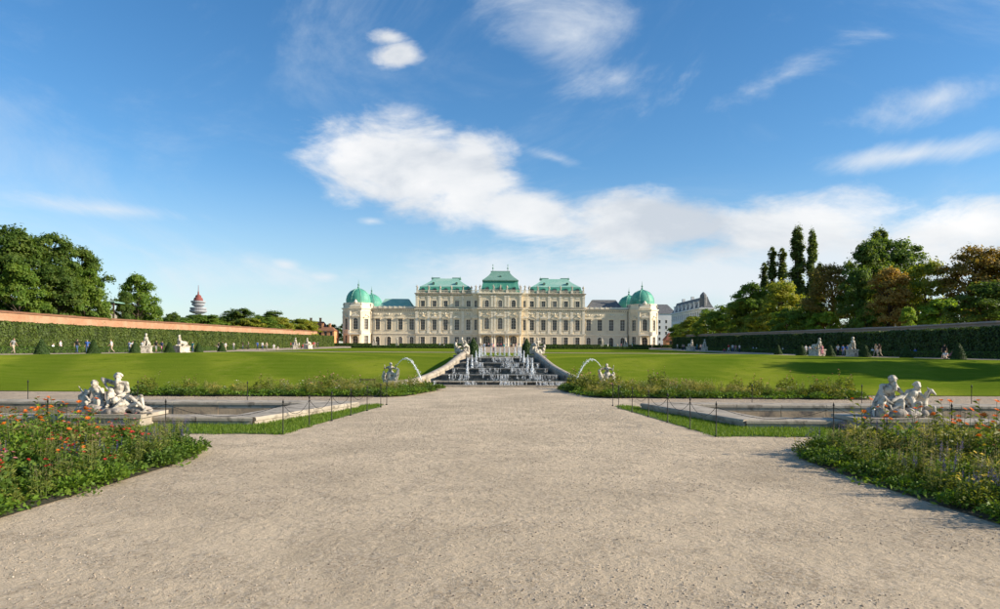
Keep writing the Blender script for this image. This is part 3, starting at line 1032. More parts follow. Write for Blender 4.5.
for sx in (-1, 1):
    tower(sx, 3.0, True)
    tower(sx, 34.0, False)
    mb = MB(); x0, x1 = sorted((sx * (X_L - 8), sx * X_L)); mb.box(x0, x1, 8, 34, -1.5, 16.2); mb.build('wall', MAT['wall'], palace)

# ------------------------------------------------------------------ garden walls and hedges
def path_wall(name, x0, x1, ya, yb, h, mat, cop, label):
    """long wall following the terrain, with a coping"""
    root = empty(name, ((x0 + x1) / 2, ya, H(x0, ya)))
    tag(root, label, 'wall')
    mb = MB(); cb = MB()
    ys = rng2(ya, yb, 4)
    ox, oz = root.location.x, root.location.z
    for i in range(len(ys) - 1):
        a, b_ = ys[i], ys[i + 1]
        za, zb = H(x0, a) - oz, H(x0, b_) - oz
        mb.add([(x0 - ox, a - ya, za - 1), (x1 - ox, a - ya, za - 1), (x1 - ox, b_ - ya, zb - 1), (x0 - ox, b_ - ya, zb - 1),
                (x0 - ox, a - ya, za + h), (x1 - ox, a - ya, za + h), (x1 - ox, b_ - ya, zb + h), (x0 - ox, b_ - ya, zb + h)],
               [(4, 5, 6, 7), (1, 2, 6, 5), (3, 0, 4, 7)] + ([(0, 1, 5, 4)] if i == 0 else []) + ([(2, 3, 7, 6)] if i == len(ys) - 2 else []))
    mb.build('wall_face', mat, root)
    for i in range(len(ys) - 1):
        a, b_ = ys[i] + .01, ys[i + 1] - .01
        za, zb = H(x0, a) - oz + h, H(x0, b_) - oz + h
        c = MB()
        w = .16
        pk = random.uniform(.30, .36)
        X0, X1, xm = x0 - w - ox, x1 + w - ox, (x0 + x1) / 2 - ox
        c.add([(X0, a - ya, za), (X1, a - ya, za), (X1, a - ya, za + .12), (xm, a - ya, za + pk), (X0, a - ya, za + .12),
               (X0, b_ - ya, zb), (X1, b_ - ya, zb), (X1, b_ - ya, zb + .12), (xm, b_ - ya, zb + pk), (X0, b_ - ya, zb + .12)],
              [(0, 1, 2, 3, 4), (9, 8, 7, 6, 5), (1, 6, 7, 2), (2, 7, 8, 3), (3, 8, 9, 4), (4, 9, 5, 0), (0, 5, 6, 1)])
        c.build('coping', cop, root)
    return root


path_wall('brick_wall', -70.6, -70, 60, 268, 5.6, MAT['brick'], MAT['coping'], 'long orange brick garden wall above the left hedge')
path_wall('garden_wall', 68, 68.6, 44, 260, 4.75, MAT['coping_pale'], MAT['coping_pale'], 'long low pinkish wall behind the right hedge')


def hedge(name, x0, x1, ya, yb, h, leafmat, core, label, size, dens, cat='hedge', group=None, lean=0):
    root = empty(name, ((x0 + x1) / 2, (ya + yb) / 2, H((x0 + x1) / 2, (ya + yb) / 2)))
    tag(root, label, cat, group)
    ox, oy, oz = root.location
    rg = np.random.default_rng(int(abs(x0) * 13 + ya * 7 + h * 100))
    mb = MB()
    n = max(1, int((yb - ya) / 4))
    ys = [ya + (yb - ya) * i / n for i in range(n + 1)]
    e = size * .5
    for i in range(n):
        a, b_ = ys[i], ys[i + 1]
        za, zb = H(ox, a) - oz, H(ox, b_) - oz
        X0, X1 = x0 + e - ox, x1 - e - ox
        mb.add([(X0, a - oy, za - .3), (X1, a - oy, za - .3), (X1, b_ - oy, zb - .3), (X0, b_ - oy, zb - .3),
                (X0, a - oy, za + h - e), (X1, a - oy, za + h - e), (X1, b_ - oy, zb + h - e), (X0, b_ - oy, zb + h - e)],
               [(4, 5, 6, 7), (1, 2, 6, 5), (3, 0, 4, 7)] + ([(0, 1, 5, 4)] if i == 0 else []) + ([(2, 3, 7, 6)] if i == n - 1 else []))
    mb.build('branches', core, root)
    P = []; N = []
    L = yb - ya; W = x1 - x0
    for area, gen, nrm in ((L * h, lambda k: (np.full(k, x0), rg.uniform(ya, yb, k), rg.uniform(0, h, k)), (-1, 0, .15)),
                           (L * h, lambda k: (np.full(k, x1), rg.uniform(ya, yb, k), rg.uniform(0, h, k)), (1, 0, .15)),
                           (L * W, lambda k: (rg.uniform(x0, x1, k), rg.uniform(ya, yb, k), np.full(k, h)), (0, 0, 1)),
                           (W * h, lambda k: (rg.uniform(x0, x1, k), np.full(k, ya), rg.uniform(0, h, k)), (0, -1, .15)),
                           (W * h, lambda k: (rg.uniform(x0, x1, k), np.full(k, yb), rg.uniform(0, h, k)), (0, 1, .15))):
        k = int(area * dens)
        if k < 1: continue
        x, y, z = gen(k)
        # uneven clipped surface: soft bulges of the single shrubs
        bul = .35 * size * np.sin(y * 2.1 + 1.7 * np.sin(y * .7)) + rg.normal(0, size * .35, k)
        x = x + nrm[0] * bul; z = z + nrm[2] * bul * (1 if nrm[2] == 1 else 0); y = y + nrm[1] * bul
        hz = np.array([H(ox, q) for q in y])
        P.append(np.stack([x - ox, y - oy, z + hz - oz], 1)); N.append(np.tile(np.array(nrm, float), (k, 1)))
    P = np.concatenate(P); N = np.concatenate(N)
    V = leaves(P, N, size, .6, .55, rg)
    tag(link('foliage', quads_mesh('hedge_leaves', V, leafmat), root), kind='stuff')
    return root


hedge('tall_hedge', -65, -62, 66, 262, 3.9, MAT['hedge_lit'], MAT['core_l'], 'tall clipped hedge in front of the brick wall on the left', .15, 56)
hedge('tall_hedge', 62, 65, 44, 252, 3.9, MAT['hedge_shaded'], MAT['core_d'], 'tall dark clipped hedge along the right garden edge', .20, 34)
hedge('low_hedge', -57.4, -56.4, 66, 150, .75, MAT['low_hedge'], MAT['core_d'], 'knee-high box hedge along the left walk before the tall hedge', .10, 80)
hedge('low_hedge', 56.4, 57.4, 60, 190, .75, MAT['low_hedge'], MAT['core_d'], 'knee-high box hedge along the right walk before the tall hedge', .10, 80)
for sx, nm in ((-1, 'left'), (1, 'right')):
    a, b_ = sorted((sx * 44, sx * 9))
    for y, t in ((206.8, 'middle'), (281, 'far')):
        hedge('low_hedge', a, b_, y, y + 1.0, .8 if y < 250 else 1.15, MAT['low_hedge'], MAT['core_d'],
              f'low straight hedge across the {t} {nm} parterre before the palace', .12, 60)
hedge('low_hedge', -75, -50, 281, 282, 1.2, MAT['low_hedge'], MAT['core_d'], 'low hedge before the left corner tower of the palace', .12, 50)
hedge('low_hedge', 50, 76, 281, 282, 1.2, MAT['low_hedge'], MAT['core_d'], 'low hedge before the right corner tower of the palace', .12, 50)


def cone_mesh(h, r, seed, dome=0.0):
    rg = np.random.default_rng(seed)
    core = MB(); core.lathe([(r * .88, 0), (r * .9, .1 * h), (r * .62, .4 * h), (r * .34, .7 * h), (.02, .93 * h)], 14)
    k = 2600
    t = 1 - np.sqrt(rg.uniform(0, 1, k))
    if dome: t = t ** .9
    a = rg.uniform(0, 2 * PI, k)
    rr = r * (1 - t) ** (.75 if dome else .9) * (1 + rg.normal(0, .045, k)) + .02
    P = np.stack([rr * np.cos(a), rr * np.sin(a), t * h], 1)
    N = np.stack([np.cos(a), np.sin(a), np.full(k, r / h)], 1)
    V = leaves(P, N, .075, .6, .5, rg)
    return core.mesh('cone_core', MAT['core_d'], True), quads_mesh('cone_leaves', V, MAT['box_leaf'])


CONES = [cone_mesh(1.8, .72, 3), cone_mesh(1.75, .8, 4, .5)]
ordw = ['first', 'second', 'third', 'fourth', 'fifth', 'sixth', 'seventh', 'eighth', 'ninth', 'tenth', 'eleventh', 'twelfth', 'thirteenth', 'fourteenth', 'fifteenth', 'sixteenth', 'seventeenth', 'eighteenth', 'nineteenth', 'twentieth']


def cone(x, y, v, sc, label, group):
    o = empty('topiary_cone', (x, y, H(x, y)))
    o.scale = (sc * random.uniform(.92, 1.08),) * 2 + (sc * random.uniform(.94, 1.06),)
    link('branches', CONES[v][0], o); tag(link('foliage', CONES[v][1], o), kind='stuff')
    tag(o, label, 'topiary', group)


for sx, nm in ((-1, 'left'), (1, 'right')):
    for i, y in enumerate((76.8, 86.6, 96.4, 106.5, 116.8, 126.5)):
        cone(sx * 50.3, y, (i + (sx > 0)) % 2, 1.0, f'clipped cone bush on the {nm} walk, {ordw[i]} from the outer end', f'clipped cones along the {nm} walk')
    cone(sx * 2.75, 72, 0, 1.15, f'clipped cone bush beside the sculpture at the {nm} top of the cascade', 'clipped cones at the cascade')

# ------------------------------------------------------------------ trees
def crown_mesh(kind, seed, h, w, leafmat, nclump, nleaf, lsize, poplar=False):
    rg = np.random.default_rng(seed)
    Ps = []; Ns = []; cl = []
    for i in range(nclump):
        t = rg.uniform(0, 1)
        a = rg.uniform(0, 2 * PI)
        if poplar:
            zc = h * (.08 + .9 * t)
            prof = max(.1, math.sin(PI * (.16 + .80 * t))) ** .7
            rr = w / 2 * prof * rg.uniform(.05, .62); cr = w * rg.uniform(.16, .27) * (1 - .35 * t)
            asp = 2.6
        else:
            zc = h * (.22 + .72 * t ** .85)
            prof = math.sqrt(max(.05, 1 - ((t - .38) / .68) ** 2))
            rr = w / 2 * prof * math.sqrt(rg.uniform(.08, 1)) * rg.uniform(.78, 1.0); cr = w * rg.uniform(.075, .165)
            asp = .8
        c = np.array([rr * math.cos(a), rr * math.sin(a), zc])
        cl.append(c)
        k = int(nleaf * rg.uniform(.6, 1.3))
        d = rg.normal(0, 1, (k, 3)); d /= np.linalg.norm(d, axis=1, keepdims=True)
        d[:, 2] = np.where(d[:, 2] < -.3, -d[:, 2] * .6, d[:, 2])
        rad = cr * rg.uniform(.45, 1.08, (k, 1)) * (1 + .28 * np.sin(d[:, :1] * 5 + i) * np.cos(d[:, 1:2] * 6))
        p = c + d * rad * np.array([1, 1, asp])
        out = p - np.array([0, 0, h * .45]); out /= np.linalg.norm(out, axis=1, keepdims=True) + 1e-6
        Ps.append(p); Ns.append(d * .8 + out * .6 + np.array([0, 0, .25]))
    P = np.concatenate(Ps); N = np.concatenate(Ns)
    ok = P[:, 2] > .04 * h
    V = leaves(P[ok], N[ok], lsize, .62, .55, rg)
    crown = quads_mesh('crown_leaves', V, leafmat)
    tr = MB()
    tr.tube([(0, 0, -.3), (w * .01, 0, h * .12), (-w * .015, 0, h * .35), (w * .01, w * .01, h * .6), (0, 0, h * (.97 if poplar else .8))], [h * .022, h * .017, h * .013, h * .008, h * .002], 8)
    for c in cl[::2]:
        z0 = max(h * .14, c[2] - h * (.25 if poplar else .2))
        b0 = Vector((0, 0, min(z0, h * .75)))
        c_ = Vector(c)
        tr.tube([b0, b0.lerp(c_, .5) + Vector((0, 0, h * .015)), c_], [h * .007, h * .004, h * .0015], 5)
    return crown, tr.mesh('trunk_and_limbs', MAT['bark'], True)


PROTO = {}
for i, (k, h, w, nc, nl, ls, pop) in enumerate([
        ('d', 20, 13, 100, 210, .28, False), ('d2', 20, 12, 92, 210, .28, False), ('g', 16, 11, 84, 215, .25, False), ('g2', 12, 9, 74, 220, .22, False),
        ('y', 16, 11, 84, 210, .25, False), ('y2', 12, 9, 74, 210, .23, False), ('l', 9, 6, 56, 200, .19, False),
        ('b', 20, 13, 92, 165, .26, False), ('o', 17, 10, 80, 180, .25, False), ('p', 30, 4.4, 120, 170, .24, True), ('p2', 30, 3.2, 100, 130, .22, True)]):
    PROTO[k] = (crown_mesh(k, 40 + i, h, w, LEAFS[k[0]], nc, nl, ls, pop), h, w)


def tree(x, y, h, w, kind, label, group, name='broadleaf_tree'):
    (cm, tm), ph, pw = PROTO[kind]
    o = empty(name, (x, y, H(x, y) - .1), random.uniform(0, 6.28))
    o.scale = (w / pw, w / pw, h / ph)
    link('trunk', tm, o); tag(link('crown', cm, o), kind='stuff')
    tag(o, label, 'tree', group)
    return o


RT = [  # right side, near the palace outwards
    (72, 276, 10.6, 11, 'g2', 'lowest green tree nearest the palace on the right, beside the white building'),
    (72, 258, 12.2, 12, 'y2', 'small yellow-green tree, second from the palace along the right wall'),
    (72.5, 240, 13.8, 12.5, 'g2', 'small green tree, third from the palace along the right wall'),
    (73, 224, 15.2, 13, 'g2', 'green tree, fourth from the palace along the right wall'),
    (73, 208, 16.2, 12.5, 'y2', 'yellow-green tree just left of the tall round green tree'),
    (74, 206, 20.0, 12.5, 'g', 'tall round green tree left of the thin poplars'),
    (76, 189, 19.2, 13.5, 'y', 'broad yellow-green tree in front of the poplars'),
    (74, 167, 12.6, 10, 'g2', 'green tree under the two tallest poplars'),
    (72.5, 196, 11.4, 8, 'y2', 'low yellow-green tree below the tall round green tree'),
    (72, 176, 10.8, 9, 'g2', 'low dark-green tree in front of the broad yellow-green tree'),
    (71.2, 157, 9.0, 5.6, 'l', 'bright green shrub-like tree just left of the bronze tree'),
    (70.8, 150, 9.0, 4.6, 'l', 'bright green young tree below the bronze tree'),
    (75.9, 160, 20.7, 12.5, 'b', 'bronze-brown tree right of the tallest poplars'),
    (78.9, 150, 24.3, 11.5, 'd', 'dark green tree at the left shoulder of the great dark crown'),
    (88.7, 158, 26.6, 15.5, 'd2', 'largest dark green tree behind the orange autumn tree'),
    (74.4, 134, 16.9, 9.0, 'o', 'orange autumn tree in front of the dark green trees'),
    (82.6, 136, 18.2, 10.5, 'y', 'yellow-green tree right of the orange autumn tree'),
    (72.6, 142, 17.4, 8.5, 'd', 'dark green tree between the bronze and the orange tree'),
    (78.0, 124, 10.2, 8.0, 'l', 'bright green low tree below the yellow-green tree at right'),
    (70.6, 121, 8.6, 3.2, 'l', 'thin bright green sapling above the right hedge'),
    (87.0, 129, 20.2, 13, 'b', 'bronze tree nearest the right picture edge, left of its twin'),
    (92.5, 127, 19.4, 12, 'b', 'bronze tree cut by the right picture edge'),
    (74.8, 108, 11.6, 10.5, 'd', 'dark rounded tree low at the right picture edge above the hedge'),
    (70.8, 135, 9.4, 5, 'g2', 'small green tree at the foot of the dark green tree'),
]
for a in RT: tree(*a, 'trees behind the right garden wall')
for a in [(81.1, 215, 27.4, 5.0, 'p2', 'shortest thin poplar, leftmost of the poplar row'), (82.4, 212, 31.9, 5.4, 'p2', 'slim poplar, second from left in the poplar row'),
          (84.6, 210, 31.3, 5.6, 'p2', 'slim poplar, third from left in the poplar row'), (86.7, 205, 35.8, 7.6, 'p', 'tallest and widest poplar of the row'),
          (90.6, 203, 34.6, 5.4, 'p', 'tall poplar just right of the tallest one'), (91.1, 200, 25.6, 5.0, 'p2', 'short poplar at the right end of the row'),
          (90.2, 168, 28.6, 6.5, 'p', 'poplar tip rising left behind the largest dark tree'), (92.6, 170, 29.6, 6.5, 'p', 'poplar tip rising right behind the largest dark tree')]:
    tree(*a, 'poplars on the right', 'poplar_tree')
LT = [
    (-83.6, 118, 21.2, 12.5, 'd', 'big dark green tree at the left picture edge, leftmost of the grove'),
    (-80.6, 125, 21.6, 11.5, 'd2', 'tallest dark green tree in the middle of the left grove'),
    (-77.4, 129, 19.2, 10.0, 'd', 'dark green tree at the right end of the left grove'),
    (-73.6, 124, 14.9, 7.5, 'g', 'mid green tree low at the right side of the left grove'),
    (-77.0, 112, 14.2, 8.2, 'g', 'lighter green tree low in front at the left picture edge'),
    (-74.4, 118, 15.0, 8.0, 'd2', 'dark green tree low in the middle of the left grove'),
    (-86.6, 112, 19.0, 12, 'd', 'dark green tree cut off by the left picture edge'),
    (-74.0, 143, 15.6, 8.4, 'g', 'lone green tree right of the timber shelter'),
    (-73.2, 136, 11.6, 4.4, 'd', 'narrow dark tree between the timber shelter and the lone green tree'),
    (-74.0, 148, 10.2, 5.6, 'g2', 'small loose tree just right of the lone green tree'),
    (-77.1, 165, 8.9, 4.6, 'd2', 'small round dark tree above the brick wall'),
    (-79.4, 168, 8.2, 4.2, 'g2', 'small green bush tree left of the small round dark tree'),
    (-107.7, 260, 11.0, 12, 'g', 'far green tree right below the radio tower'),
    (-109.7, 240, 9.9, 13, 'g2', 'far green tree left below the radio tower'),
    (-101.3, 262, 11.4, 14, 'd', 'far dark tree, second right of the radio tower'),
    (-89.8, 240, 13.4, 12.5, 'd2', 'tallest far tree above the brick wall between tower and palace'),
    (-85.1, 252, 11.4, 13, 'g2', 'far green tree right of the tallest far tree'),
    (-78.8, 245, 12.6, 12, 'd', 'far dark tree midway along the end of the brick wall'),
    (-75.5, 240, 10.4, 12, 'y', 'far yellow-green tree near the end of the brick wall'),
    (-74.5, 260, 10.4, 12, 'y2', 'far yellow-green bush tree left of the orange house'),
    (-82.9, 305, 10.8, 15, 'd2', 'far dark tree behind the red-roofed house'),
    (-77.8, 322, 10.2, 9, 'g', 'far green tree directly beside the left palace tower'),
    (-84.4, 385, 13, 12, 'g', 'farthest green tree left behind the palace tower'),
    (-96, 262, 10.6, 14, 'g2', 'far green tree at the middle of the distant left tree line'),
    (-84, 200, 9.6, 13, 'g', 'far green tree left of the tallest far tree, nearer the wall'),
    (-92, 215, 10.0, 14, 'd2', 'far dark tree just right of the radio tower, low'),
    (-77.5, 215, 9.2, 12, 'y2', 'far yellow-green tree low behind the middle of the brick wall'),
    (-99, 235, 10.6, 14, 'g2', 'far green tree third right of the radio tower'),
    (-76.5, 228, 10.0, 12, 'g', 'far green tree right of the low yellow-green one behind the wall'),
    (-75.5, 272, 10.6, 12, 'y', 'far yellow-green tree at the very end of the brick wall'),
    (-90, 278, 11.4, 15, 'd', 'far dark tree left of the red-roofed house'),
    (-88, 192, 8.6, 11, 'd2', 'small dark far tree directly left of the radio tower'),
    (-82, 180, 7.8, 9, 'g2', 'small green far tree above the wall left of the radio tower'),
]
for a in LT: tree(*a, 'trees behind the left garden wall')
# trees just outside the right picture edge; their shadows cross the lawn
for a in [(71.5, 84, 16, 10, 'd', 'dark tree beyond the right picture edge, farthest of three'), (71.5, 66, 19, 13, 'd2', 'dark tree beyond the right picture edge, middle of three'), (71.5, 52, 20, 14, 'd', 'dark tree beyond the right picture edge, nearest of three')]:
    tree(*a, 'trees beyond the right picture edge')

# ------------------------------------------------------------------ background buildings
def far_building():
    o = empty('apartment_building', (91, 318, 3))
    tag(o, 'white apartment block with grey mansard roof right of the palace', 'building')
    W = 54
    mb = MB()
    ops = [opening(3 + 3.9 * i, 2 + 4.1 * j, 1.5, 2.5) for i in range(13) for j in range(4)]
    T = Matrix.Rotation(-PI / 2, 4, 'Z') @ Matrix.Translation((-W, 0, 0))
    wall_sheet(mb, 0, W, -1, 18, ops, .4, T)
    mb.box(.4, 6, 0, W, -1, 18)
    mb.add([(0, 0, -1), (.4, 0, -1), (.4, 0, 18), (0, 0, 18)], [(0, 1, 2, 3)])
    # near gable end
    mb.build('wall', MAT['white_wall'], o)
    g = MB(); g.add([(-.6, 0, 0), (.6, 0, 0), (.6, 0, 2.5), (-.6, 0, 2.5)], [(0, 1, 2, 3)]); g.box(-.85, .85, -.35, -.22, -.15, 0)
    gm = MB(); gm.add([(-.75, 0, 0), (.75, 0, 0), (.75, 0, 2.5), (-.75, 0, 2.5)], [(0, 1, 2, 3)])
    glass = gm.mesh('far_window', MAT['glass'])
    fb = MB(); fb.box(-.95, .95, -.16, .04, -.2, 0); fb.box(-.95, .95, -.2, .04, 2.5, 2.75); fb.box(-.05, .05, .12, .16, 0, 2.5); fb.box(-.75, .75, .12, .16, 1.55, 1.65)
    frm = fb.mesh('far_window_frame', MAT['trim'])
    for i in range(13):
        for j in range(4):
            y = W - (3 + 3.9 * i)
            w = link('window', frm, o, (0, y, 2 + 4.1 * j), (0, 0, -PI / 2))
            link('pane', glass, w, (0, .25, 0))
    mb = MB(); mb.box(-.7, 6.7, -.6, W + .6, 18, 18.6); mb.build('cornice', MAT['white_wall'], o)
    mb = MB(); hip_roof(mb, 0, 6, 0, W, 18.6, 23.8, 2.2, 2.0, .12); rf = mb.build('roof', MAT['slate'], o)
    for i in range(7):
        d = MB(); y = 4 + 7.4 * i
        d.box(.2, 2.6, y - 1.1, y + 1.1, 19.0, 21.6); d.box(-.05, 2.7, y - 1.35, y + 1.35, 21.6, 21.9); d.build('dormer', MAT['white_wall'], rf)
    for y in (9, 26, 43):
        c = MB(); c.box(3, 4.4, y, y + 1.4, 23, 25.6); c.build('chimney', MAT['white_wall'], rf)
    c = MB(); c.lathe([(1.7, 18.6), (1.7, 23.2), (1.5, 24.4), (.8, 25.3), (.15, 25.9)], 12, 1.8, 1.8); c.build('turret', MAT['slate'], rf)


far_building()


def simple_house(name, x, y, w, d, h, rh, wallm, roofm, label, chim=0, wins=3, rows=2):
    o = empty(name, (x, y, H(x, y) - .2))
    tag(o, label, 'building')
    mb = MB()
    sp = w / wins
    ops = [opening(-w / 2 + sp * (i + .5), 1.3 + j * 3.3, 1.1, 1.7) for i in range(wins) for j in range(rows)]
    wall_sheet(mb, -w / 2, w / 2, -1, h, ops, .3)
    mb.box(-w / 2, w / 2, .3, d, -1, h)
    mb.build('wall', wallm, o)
    for (a, b_, c, e) in ops:
        f = MB(); f.box(a - .15, b_ + .15, -.1, .02, c - .12, c - .002); f.box(a - .15, b_ + .15, -.08, .02, e, e + .15)
        q = f.build('window', MAT['trim'], o)
        g = MB(); g.add([(a, .2, c), (b_, .2, c), (b_, .2, e), (a, .2, e)], [(0, 1, 2, 3)]); g.build('pane', MAT['glass'], q)
    mb = MB(); hip_roof(mb, -w / 2 - .4, w / 2 + .4, -.4, d + .4, h, h + rh, w * .28, d * .48); r = mb.build('roof', roofm, o)
    for i in range(chim):
        c = MB(); cx = -w / 3 + i * w / 2.2; c.box(cx - .4, cx + .4, d * .4, d * .4 + .8, h + rh * .3, h + rh + 1.4); c.box(cx - .5, cx + .5, d * .4 - .1, d * .4 + .9, h + rh + 1.4, h + rh + 1.6); c.build('chimney', wallm, r)
    return o


simple_house('red_roofed_house', -78.5, 298, 9, 8, 6.5, 4.2, MAT['house_wall'], MAT['roof_tile'], 'small house with dark red roof left of the palace', 2)
simple_house('orange_house', -72.8, 292, 7, 9, 6.6, 1.6, MAT['house_wall'], MAT['coping'], 'orange house directly left of the palace corner tower', 2)
simple_house('grey_roofed_building', 93, 400, 15, 12, 20, 5.5, MAT['white_wall'], MAT['slate'], 'white building with grey roof between palace and apartment block', 1, 4, 5)
simple_house('garden_house', 71.5, 286, 7, 6, 3.4, 3.0, MAT['house_wall'], MAT['roof_tile'], 'low red-roofed garden house at the right palace corner', 0, 2, 1)


def radio_tower():
    o = empty('radio_tower', (-647, 1500, 0)); o.scale = (.88, .88, .97)
    tag(o, 'distant grey radio tower with round platforms and red top', 'tower')
    mb = MB(); mb.lathe([(9, 0), (7, 60), (6.5, 100), (5.5, 112)], 16); mb.build('shaft', MAT['tower_conc'], o)
    for z, r, h in ((70, 17, 3.5), (80, 20, 4), (86, 19, 3.5), (95, 15, 3.2), (101, 17, 3)):
        mb = MB(); mb.lathe([(r * .55, z - 4), (r, z), (r, z + h), (r * .6, z + h + .6)], 24); mb.build('platform', MAT['tower_conc'], o)
    mb = MB(); mb.lathe([(10, 104), (11, 106), (9.5, 111), (7, 112), (6.5, 116), (3, 118)], 20); mb.build('red_cabin', MAT['tower_red'], o)
    mb = MB(); mb.lathe([(2.2, 118), (1.6, 124), (.8, 126), (.5, 139)], 8); mb.build('antenna', MAT['tower_red'], o)


radio_tower()


def shelter():
    x, y = -75.8, 132
    o = empty('timber_shelter', (x, y, H(x, y)))
    tag(o, 'dark open timber shelter with tarpaulin above the brick wall', 'shelter')
    z0 = 5.0
    for px, py in ((-2.9, 0), (0, 0), (2.9, 0), (-2.9, 5), (2.9, 5)):
        mb = MB(); mb.box(px - .12, px + .12, py - .12, py + .12, -.2, 9.0); mb.build('post', MAT['wood_dark'], o)
    mb = MB(); mb.box(-3.3, 3.3, -.5, 5.5, 9.0, 9.25); r = mb.build('roof', MAT['copper_dark'], o)
    mb = MB(); mb.box(-3.2, 3.2, -.42, -.3, 8.6, 9.0); mb.build('beam', MAT['wood_dark'], o)
    for s in (-1, 1):
        mb = MB(); mb.tube([(s * 2.8, 0, 6.8), (s * .3, 0, 8.6)], .09, 6); mb.build('brace', MAT['wood_dark'], o)
    mb = MB(); mb.xz([(2.5 * math.cos(t), 4.8 + 3.0 * math.sin(t)) for t in [PI * i / 14 for i in range(15)]], .6, 4.6); mb.build('tarpaulin', MAT['tarp'], o, True)
    mb = MB(); mb.box(-3, 3, -.1, 5.2, 4.5, 4.7); mb.build('floor_deck', MAT['wood_dark'], o)


shelter()

# ------------------------------------------------------------------ sculpting helper
def capsule(p0, p1, r0, r1, n=10):
    p0, p1 = Vector(p0), Vector(p1)
    d = p1 - p0
    L = d.length
    if L < 1e-5: d = Vector((0, 0, 1)); L = 1e-5
    d = d.normalized()
    u = d.orthogonal().normalized(); w = d.cross(u)
    vs = []; fs = []
    rings = []
    for k in range(1, 4): rings.append((p0 - d * r0 * math.cos(k * PI / 8), r0 * math.sin(k * PI / 8)))
    rings.append((p0, r0)); rings.append((p1, r1))
    for k in range(3, 0, -1): rings.append((p1 + d * r1 * math.cos(k * PI / 8), r1 * math.sin(k * PI / 8)))
    for c, r in rings:
        for i in range(n):
            a = 2 * PI * i / n
            vs.append(c + (u * math.cos(a) + w * math.sin(a)) * r)
    m = len(rings)
    for j in range(m - 1):
        for i in range(n):
            q = (i + 1) % n
            fs.append((j * n + i, j * n + q, (j + 1) * n + q, (j + 1) * n + i))
    fs.append(tuple(range(n - 1, -1, -1))); fs.append(tuple(range((m - 1) * n, m * n)))
    return vs, fs


def ellipsoid(c, r, n=14, m=9, rot=None):
    c = Vector(c); vs = []; fs = []
    for j in range(m + 1):
        t = PI * (j + .02) / (m + .04)
        for i in range(n):
            a = 2 * PI * i / n
            p = Vector((r[0] * math.sin(t) * math.cos(a), r[1] * math.sin(t) * math.sin(a), r[2] * math.cos(t)))
            if rot is not None: p = rot @ p
            vs.append(c + p)
    for j in range(m):
        for i in range(n):
            q = (i + 1) % n
            fs.append((j * n + i, (j + 1) * n + i, (j + 1) * n + q, j * n + q))
    fs.append(tuple(range(n))); fs.append(tuple(range((m + 1) * n - 1, m * n - 1, -1)))
    return vs, fs


def sculpt(name, prims, mats, voxel=.03, smooth=3, noise=0.0):
    """prims: ('c',p0,p1,r0,r1,tag) tapered limb or ('e',centre,radii,tag); fused into one continuous skin"""
    mb = MB()
    for p in prims:
        if p[0] == 'c': mb.add(*capsule(p[1], p[2], p[3], p[4]))
        else: mb.add(*ellipsoid(p[1], p[2]))
    me = mb.mesh('tmp', mats[0])
    o = link('tmp', me)
    md = o.modifiers.new('r', 'REMESH'); md.mode = 'VOXEL'; md.voxel_size = voxel; md.adaptivity = 0
    if smooth:
        s = o.modifiers.new('s', 'SMOOTH'); s.factor = .5; s.iterations = smooth
    if noise:
        tx = bpy.data.textures.new('carve', 'CLOUDS'); tx.noise_scale = noise * 4; tx.noise_depth = 3
        dm = o.modifiers.new('d', 'DISPLACE'); dm.texture = tx; dm.strength = noise; dm.mid_level = .5
    dg = bpy.context.evaluated_depsgraph_get()
    out = bpy.data.meshes.new_from_object(o.evaluated_get(dg))
    out.name = name
    bpy.data.objects.remove(o); bpy.data.meshes.remove(me)
    out.materials.clear()
    for m in mats: out.materials.append(m)
    n = len(out.polygons)
    out.polygons.foreach_set('use_smooth', [True] * n)
    if len(mats) > 1:
        C = np.zeros(n * 3); out.polygons.foreach_get('center', C); C = C.reshape(-1, 3)
        best = np.full(n, 1e9); idx = np.zeros(n, int)
        for p in prims:
            if p[0] == 'c':
                a, b_ = np.array(p[1]), np.array(p[2]); ab = b_ - a
                t = np.clip(((C - a) @ ab) / max(1e-9, ab @ ab), 0, 1)
                dist = np.linalg.norm(C - (a + t[:, None] * ab), axis=1) - (p[3] + t * (p[4] - p[3])); tg = p[5]
            else:
                r = np.array(p[2]); q = (C - np.array(p[1])) / r
                dist = (np.linalg.norm(q, axis=1) - 1) * r.min(); tg = p[3]
            k = dist < best
            best[k] = dist[k]; idx[k] = tg
        out.polygons.foreach_set('material_index', idx.astype(np.int32))
    out.update()
    return out


SKIN, TOP, LEG, SHOE, HAIR = 0, 1, 2, 3, 4


def hand(prims, el, ha, t, s=1.0, curl=.4, side=1):
    el, ha = Vector(el), Vector(ha)
    d = (ha - el).normalized()
    ref = Vector((0, 1, 0)) if abs(d.y) < .8 else Vector((1, 0, 0))
    u = d.cross(ref).normalized(); w = d.cross(u)     # u: across thickness, w: across the knuckles
    pm = ha + d * .045 * s
    prims.append(('c', tuple(ha), tuple(pm), .030 * s, .034 * s, t))
    for i in range(4):
        off = w * (i - 1.5) * .021 * s
        L = (.072, .085, .080, .062)[i] * s
        k = pm + d * .02 * s + off
        m = k + d * L * .55 + u * curl * L * .25
        e = m + d * L * .4 + u * curl * L * .6
        prims.append(('c', tuple(k), tuple(m), .0115 * s, .0105 * s, t)); prims.append(('c', tuple(m), tuple(e), .0105 * s, .009 * s, t))
    b0 = ha + w * -.03 * s
    prims.append(('c', tuple(b0), tuple(b0 + d * .045 * s - w * .03 * s), .013 * s, .011 * s, t))
    prims.append(('c', tuple(b0 + d * .045 * s - w * .03 * s), tuple(b0 + d * .075 * s - w * .03 * s + u * .012 * s), .011 * s, .009 * s, t))


